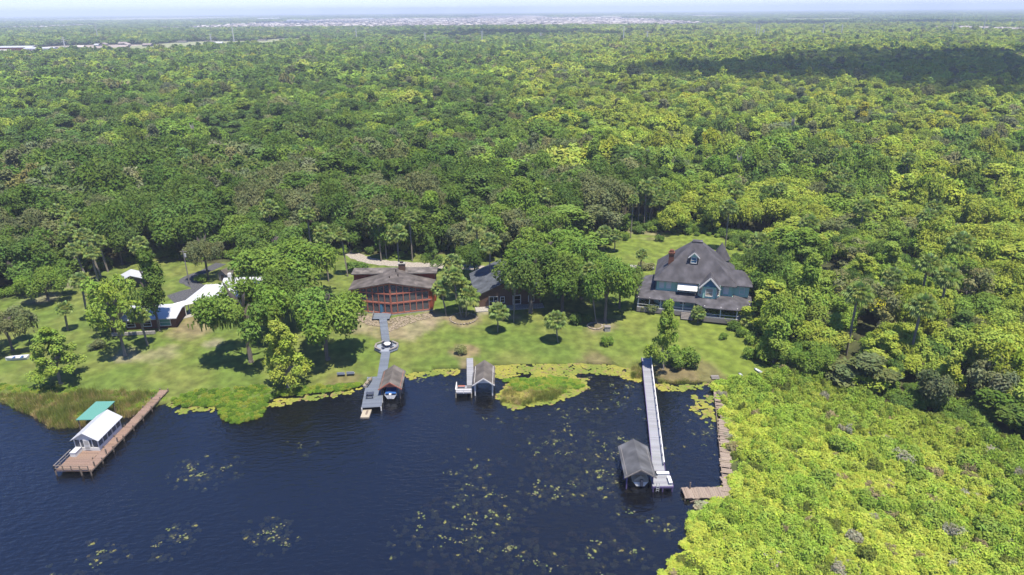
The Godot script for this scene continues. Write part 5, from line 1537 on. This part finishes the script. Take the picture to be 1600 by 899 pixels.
func yards():
	ribbon("driveway", "pale sandy drive curving behind the red house", M.sand_road, [Vector3(-46.53, 1.85, -186.77), Vector3(-44.29, 1.85, -182.28), Vector3(-37.95, 1.85, -177.37), Vector3(-30.55, 1.85, -175.15), Vector3(-24.29, 1.85, -174.00), Vector3(-17.28, 1.85, -173.35), Vector3(-6.82, 1.85, -171.14)], 4.0, 0.03)
	ribbon("driveway", "dark asphalt drive behind the white carport", M.asphalt, [Vector3(-81.87, 1.84, -150.95), Vector3(-78.27, 1.85, -154.03), Vector3(-73.74, 1.85, -156.39), Vector3(-68.77, 1.85, -157.96)], 9.0, 0.03)
	ribbon("driveway", "asphalt lane leading from the carport into the trees", M.asphalt, [Vector3(-74.20, 1.85, -155.57), Vector3(-81.57, 1.85, -161.67), Vector3(-84.80, 1.85, -165.31), Vector3(-82.26, 1.85, -170.40), Vector3(-80.16, 1.85, -176.79)], 3.2, 0.05)
	ribbon("garden_path", "white concrete path west of the turreted house", M.concrete, [Vector3(31.85, 1.85, -171.74), Vector3(34.41, 1.85, -171.69), Vector3(37.99, 1.85, -170.62)], 2.6, 0.03)
	ribbon("garden_path", "white concrete pad behind the turreted house", M.concrete, [Vector3(57.57, 1.85, -175.69), Vector3(57.15, 1.85, -170.68), Vector3(56.76, 1.85, -165.92)], 3.4, 0.03)
	# pale field stones on the bank below the red house
	var r := RandomNumberGenerator.new()
	r.seed = 5
	var s := Shape.new()
	for zone in [ring([Vector2(-35.9, -143.0), Vector2(-30.2, -140.6), Vector2(-28.3, -136.0), Vector2(-32.0, -137.2), Vector2(-35.3, -139.8)]), ring([Vector2(-28.1, -140.0), Vector2(-23.4, -141.5), Vector2(-18.3, -143.0), Vector2(-18.0, -140.7), Vector2(-22.9, -137.7), Vector2(-26.8, -133.6)])]:
		for p in fill(zone, 420, r):
			var g := r.randf_range(0.7, 1.0)
			s.tone = Color(g, g * 0.97, g * 0.92)
			s.box(Vector3(p.x, rise(p.y) + 0.05, p.y), Vector3(r.randf_range(0.15, 0.5), 0.22, r.randf_range(0.15, 0.45)), Basis.from_euler(Vector3(r.randfn() * 0.2, r.randf() * TAU, r.randfn() * 0.2)))
	tag(put("field_stones", s, M.stone, self, true), "pale field stones scattered below the red house", "stones", "", "stuff")
	# rings of stones round tree bases
	for e in [[Vector3(-11.03, 1.55, -139.99), 3.0, "ring of pale stones round the palm clump"], [Vector3(18.24, 1.36, -135.81), 1.6, "half ring of pale stones under the oak"]]:
		var o := thing("stone_ring", e[2], "stones", e[0])
		for k in 26:
			var a := TAU * k / 26
			var c := Shape.new()
			c.tone = Color.WHITE * r.randf_range(0.7, 1.0)
			c.tone.a = 1
			c.box(Vector3(cos(a) * e[1], 0.06, sin(a) * e[1]), Vector3(0.5, 0.25, 0.35), Basis.from_euler(Vector3(0.1, r.randf() * 3, r.randfn() * 0.1)))
			put("stone", c, M.stone, o, true)
	# boats and benches on the grass
	var bo := thing("beached_boat", "pale blue boat lying on the grass under the mossy tree", "boat", Vector3(-101.01, 0.76, -123.47), deg_to_rad(100))
	var hs := Shape.new()
	hull(hs, 4.2, 1.5, 0.6)
	put("hull", hs, M.boat_white, bo)
	for z in [-0.6, 0.9]: bar("thwart", bo, M.boat_blue, Vector3(0, 0.45, z), Vector3(1.2, 0.06, 0.3))
	for e in [[Vector3(-33.25, 0.48, -116.09), "grey lawn bench by the shore, on the cypress side"], [Vector3(-31.44, 0.48, -116.30), "grey lawn bench by the shore, on the dock side"]]:
		var b := thing("lawn_bench", e[1], "bench", e[0], deg_to_rad(4), "lawn benches")
		bar("seat", b, M.grey_paint, Vector3(0, 0.45, 0), Vector3(1.45, 0.07, 0.6))
		bar("backrest", b, M.grey_paint, Vector3(0, 0.75, 0.3), Vector3(1.45, 0.5, 0.07))
		for x in [-0.6, 0.6]: bar("leg", b, M.dark_wood, Vector3(x, 0.22, 0), Vector3(0.08, 0.44, 0.5))
	for e in [[Vector3(43.99, 0.42, -113.98), 8, "grey kayak lying on the bank at the foot of the lawn", M.galvanised], [Vector3(48.03, 0.47, -115.81), 25, "white kayak at the edge of the marsh", M.boat_white]]:
		var kx := thing("kayak", e[2], "kayak", e[0], deg_to_rad(e[1]))
		var ks := Shape.new()
		hull(ks, 3.6, 0.8, 0.35)
		put("hull", ks, e[3], kx)
		bar("deck", kx, e[3], Vector3(0, 0.33, -0.9), Vector3(0.42, 0.05, 1.1))
		bar("seat", kx, M.furniture, Vector3(0, 0.2, 0.4), Vector3(0.4, 0.2, 0.5))
	var tp := thing("tarpaulin", "blue tarpaulin over a heap beside the porch", "tarpaulin", Vector3(50.80, 1.45, -137.68))
	var tsh := Shape.new()
	hull(tsh, 2.6, 1.8, 0.5)
	tsh.slab([Vector3(-0.85, 0.55, 1.2), Vector3(0.85, 0.6, 1.2), Vector3(0.7, 0.7, -0.9), Vector3(-0.7, 0.65, -0.9)], 0.05)
	put("sheet", tsh, M.boat_blue, tp)
	var wl := thing("well_box", "small pale stone well box on the lawn under the oak", "well", Vector3(20.65, 1.26, -133.71))
	bar("body", wl, M.concrete, Vector3(0, 0.5, 0), Vector3(1.2, 1.0, 1.0))
	bar("lid", wl, M.grey_wood, Vector3(0, 1.05, 0), Vector3(1.35, 0.1, 1.15))
	# power poles
	for e in [[Vector3(-81.84, 1.85, -160.80), 9.5, "wooden power pole beside the asphalt drive"], [Vector3(-13.91, 1.85, -177.33), 6.5, "power pole with transformer behind the palm clump"]]:
		var p := thing("power_pole", e[2], "power pole", e[0])
		var ps := Shape.new()
		ps.tube(Vector3.ZERO, Vector3(0, e[1], 0), 0.16, 0.11, 8)
		put("pole", ps, M.grey_wood, p)
		bar("cross_arm", p, M.grey_wood, Vector3(0, e[1] - 0.5, 0), Vector3(1.8, 0.12, 0.12))
		var tsf := Shape.new()
		tsf.tube(Vector3(0.35, e[1] - 1.9, 0), Vector3(0.35, e[1] - 1.0, 0), 0.24, 0.24, 8)
		put("transformer", tsf, M.galvanised, p)

# ------------------------------------------------------------------ the far country
func horizon():
	var r := RandomNumberGenerator.new()
	r.seed = 900
	for e in FIELDS:
		var b: Rect2 = e[0]
		var s := Shape.new()
		var q := []
		for k in 14:
			var a := TAU * k / 14
			q.append(Vector3(b.get_center().x + cos(a) * b.size.x * 0.56 * (1 + 0.12 * sin(k * 2.3)), 2.0 + 0.3 * e[3], b.get_center().y + sin(a) * b.size.y * 0.56))
		for k in range(1, 13): s.tri(q[0], q[k], q[k + 1])
		var o = structure(put("field", s, M[e[1]]))
		tag(o, e[2], "field")
	# woods beyond: clumps that grow coarser with distance
	var wl := []
	var wt := PackedColorArray()
	var z := -2600.0
	while z > -15000:
		var step := 26.0 - z * 0.0042
		var x := z * 0.95
		while x < -z * 0.95:
			var p := Vector2(x + r.randf_range(-0.5, 0.5) * step, z + r.randf_range(-0.5, 0.5) * step)
			x += step
			var bare := false
			for f in FIELDS:
				if (f[0] as Rect2).has_point(p): bare = true
			if bare or patch.get_noise_2d(p.x * 0.12, p.y * 0.12 + 5000) > 0.42: continue
			wl.append(placed(Vector3(p.x, 1.0, p.y), step * r.randf_range(0.6, 1.0), r.randf_range(9, 16), r.randf() * TAU))
			var c: Color = LEAF[[0, 1, 0, 2, 6][r.randi() % 5]]
			wt.append(c * 0.9)
		z -= step * 0.9
	scatter("distant_woods", crowns.far[0], M.leaf_any, wl, wt, "bluish distant woods out to the horizon", "forest")
	# housing estate: roof after roof, far too many to count
	var hs := Shape.new()
	hs.box(Vector3(0, 0.3, 0), Vector3(1, 0.6, 1))
	for s in [-1, 1]: hs.slab([Vector3(0, 1, 0.55), Vector3(0, 1, -0.55), Vector3(s * 0.55, 0.55, -0.55), Vector3(s * 0.55, 0.55, 0.55)], 0.02)
	var hm := hs.mesh()
	var hl := []
	var ht := PackedColorArray()
	for e in [[FIELDS[0][0], 2600], [FIELDS[1][0], 260], [FIELDS[6][0], 160], [FIELDS[9][0], 260], [FIELDS[10][0], 200], [FIELDS[2][0], 14]]:
		for k in e[1]:
			var b: Rect2 = e[0]
			var p := b.position + Vector2(r.randf(), r.randf()) * b.size
			hl.append(Transform3D(Basis(Vector3.UP, float(r.randi() % 2) * PI / 2 + r.randfn() * 0.1) * Basis.from_scale(Vector3(13, 7, 17)), Vector3(p.x, 2.0, p.y)))
			ht.append([Color(0.23, 0.20, 0.19), Color(0.17, 0.145, 0.14), Color(0.32, 0.30, 0.28), Color(0.13, 0.115, 0.115)][r.randi() % 4])
	scatter("far_rooftops", hm, M.plain, hl, ht, "far housing estate of pale roofs below the horizon", "houses")
	# larger buildings that stand out singly
	var n := 0
	for e in BIG:
		var p: Vector3 = e[0]
		var b := thing("far_building", e[4], "building", Vector3(p.x, 1.8, p.z), r.randf_range(-0.15, 0.15))
		bar("wall", b, M[e[5]], Vector3(0, e[3] / 2, 0), Vector3(e[1], e[3], e[2]))
		var rf := Shape.new()
		for s in [-1, 1]: rf.slab([Vector3(-e[1] * 0.52, e[3] * 1.3, 0), Vector3(e[1] * 0.52, e[3] * 1.3, 0), Vector3(e[1] * 0.52, e[3], s * e[2] * 0.55), Vector3(-e[1] * 0.52, e[3], s * e[2] * 0.55)], 0.3)
		put("roof", rf, M.white_metal, b)
	# transmission line
	for e in TOWERS:
		var p: Vector3 = e[0]
		var t := thing("transmission_tower", "tall pale steel transmission pole rising beyond the forest", "power tower", Vector3(p.x, 1.8, p.z), 0.3, "transmission poles beyond the forest")
		var ps := Shape.new()
		ps.tube(Vector3.ZERO, Vector3(0, e[1], 0), 1.3, 0.8, 7)
		put("mast", ps, M.galvanised, t)
		for k in 3:
			bar("cross_arm", t, M.galvanised, Vector3(0, e[1] - 1.5 - k * 3.4, 0), Vector3(7.0, 0.5, 0.5))
	# low houses at the near side of the open land
	for e in NEARBY:
		var p: Vector3 = e[0]
		var b := thing("far_house", e[1], "house", Vector3(p.x, 1.8, p.z), r.randf_range(-0.4, 0.4), "low houses on the open land beyond the forest")
		bar("wall", b, M.white, Vector3(0, 1.6, 0), Vector3(20, 3.2, 10))
		for s in [-1, 1]:
			var q := Shape.new()
			q.slab([Vector3(-11, 5.4, 0), Vector3(11, 5.4, 0), Vector3(11, 3.0, s * 6.0), Vector3(-11, 3.0, s * 6.0)], 0.25)
			put("roof", q, M.shingle_tan if int(p.x) % 2 == 0 else M.white_metal, b)

var FIELDS := [[Rect2(-1545, -6392, 2470, 3549), "bare_earth", "pale estate land below the horizon", 0], [Rect2(1237, -2335, 243, 554), "field", "pale field beside the power line", 1], [Rect2(-978, -1569, 240, 436), "bare_earth", "pale cleared strip beyond the forest", 2], [Rect2(-778, -1719, 206, 516), "field", "straw coloured field beyond the forest", 3], [Rect2(1513, -7574, 567, 1984), "bare_earth", "long pale clearing far off", 4], [Rect2(-366, -8854, 747, 2919), "bare_earth", "bright sand heap near the horizon", 5], [Rect2(-2472, -4170, 402, 1433), "field", "pale meadow far to the west", 6], [Rect2(799, -3179, 377, 543), "field", "thin pale clearing beyond the dark wood", 7], [Rect2(-588, -1823, 119, 449), "field", "small meadow beyond the forest", 8], [Rect2(270, -4154, 450, 896), "bare_earth", "pale clearing with scattered roofs beyond the estate", 9], [Rect2(-4957, -10000, 2072, 3686), "field", "pale roofs and meadow below the western horizon", 10], [Rect2(797, -7589, 611, 1476), "field", "thin pale field near the horizon", 11], [Rect2(1440, -4508, 613, 853), "field", "long meadow amid eastern woods", 12]]
var BIG := [[Vector3(-918.2, 1.8, -1351.6), 60, 25, 7, "long red walled building with white roof beyond the forest", "red_wood"], [Vector3(-857.5, 1.8, -1321.9), 50, 20, 6, "white low building beside the red one beyond the forest", "white"], [Vector3(-2013.2, 1.8, -6124.8), 170, 60, 14, "large white warehouse near the horizon", "white"], [Vector3(-1408.6, 1.8, -4861.2), 130, 60, 12, "wide white building before the estate", "white"], [Vector3(-7980.3, 1.8, -11724.2), 150, 60, 14, "white hall at the western horizon", "white"], [Vector3(-9871.5, 1.8, -15438.9), 120, 50, 12, "small white block near the western horizon", "white"], [Vector3(20056.8, 1.8, -33026.2), 260, 80, 14, "bright building on the eastern horizon", "white"], [Vector3(15162.9, 1.8, -22250.4), 220, 80, 14, "white building at the eastern edge of the horizon", "white"], [Vector3(1546.0, 1.8, -2417.4), 50, 25, 7, "white farm building on the pale field", "white"], [Vector3(-1165.3, 1.8, -6023.4), 90, 40, 9, "white block beyond the estate", "white"], [Vector3(-3154.9, 1.8, -5148.4), 150, 40, 8, "long pale building amid western woods", "cream"]]
var TOWERS := [[Vector3(-809, 0, -1314), 25.4], [Vector3(-982, 0, -1731), 38.9], [Vector3(-618, 0, -1623), 39.7], [Vector3(-615, 0, -1491), 23.8], [Vector3(-339, 0, -1603), 31.5], [Vector3(-162, 0, -1383), 26.2], [Vector3(-56, 0, -1450), 27.0], [Vector3(62, 0, -1458), 22.3], [Vector3(228, 0, -1458), 33.0], [Vector3(274, 0, -1449), 23.4], [Vector3(532, 0, -1570), 31.0], [Vector3(537, 0, -1569), 31.0], [Vector3(560, 0, -1604), 20.9], [Vector3(712, 0, -1652), 29.4], [Vector3(750, 0, -1643), 29.3], [Vector3(1131, 0, -1737), 45.9], [Vector3(1015, 0, -1669), 41.8], [Vector3(1815, 0, -2641), 32.7], [Vector3(1836, 0, -2631), 32.6]]
var NEARBY := [[Vector3(-746.2, 2.0, -1651.5), "pale roofed house beside the straw field"], [Vector3(-680.3, 2.0, -1639.9), "white roofed house beside the straw field"], [Vector3(-633.6, 2.0, -1569.6), "house behind the straw field's east end"], [Vector3(-635.7, 2.0, -1771.9), "house by the small meadow"], [Vector3(-576.4, 2.0, -1688.3), "low house by the small meadow"], [Vector3(-448.8, 2.0, -1774.2), "house amid trees beyond the forest"], [Vector3(-434.0, 2.0, -1810.9), "white house amid trees beyond the forest"], [Vector3(268.8, 2.0, -2213.3), "white house before the power line"], [Vector3(334.3, 2.0, -2196.1), "pale house before the power line"], [Vector3(435.5, 2.0, -1843.7), "white house by the eastern woods"], [Vector3(445.4, 2.0, -1753.4), "bright house by the eastern woods"], [Vector3(513.2, 2.0, -1922.7), "small house by the eastern woods"], [Vector3(-815.4, 2.0, -1600.4), "house at the west end of the straw field"], [Vector3(-863.3, 2.0, -1521.6), "house behind the cleared strip"]]
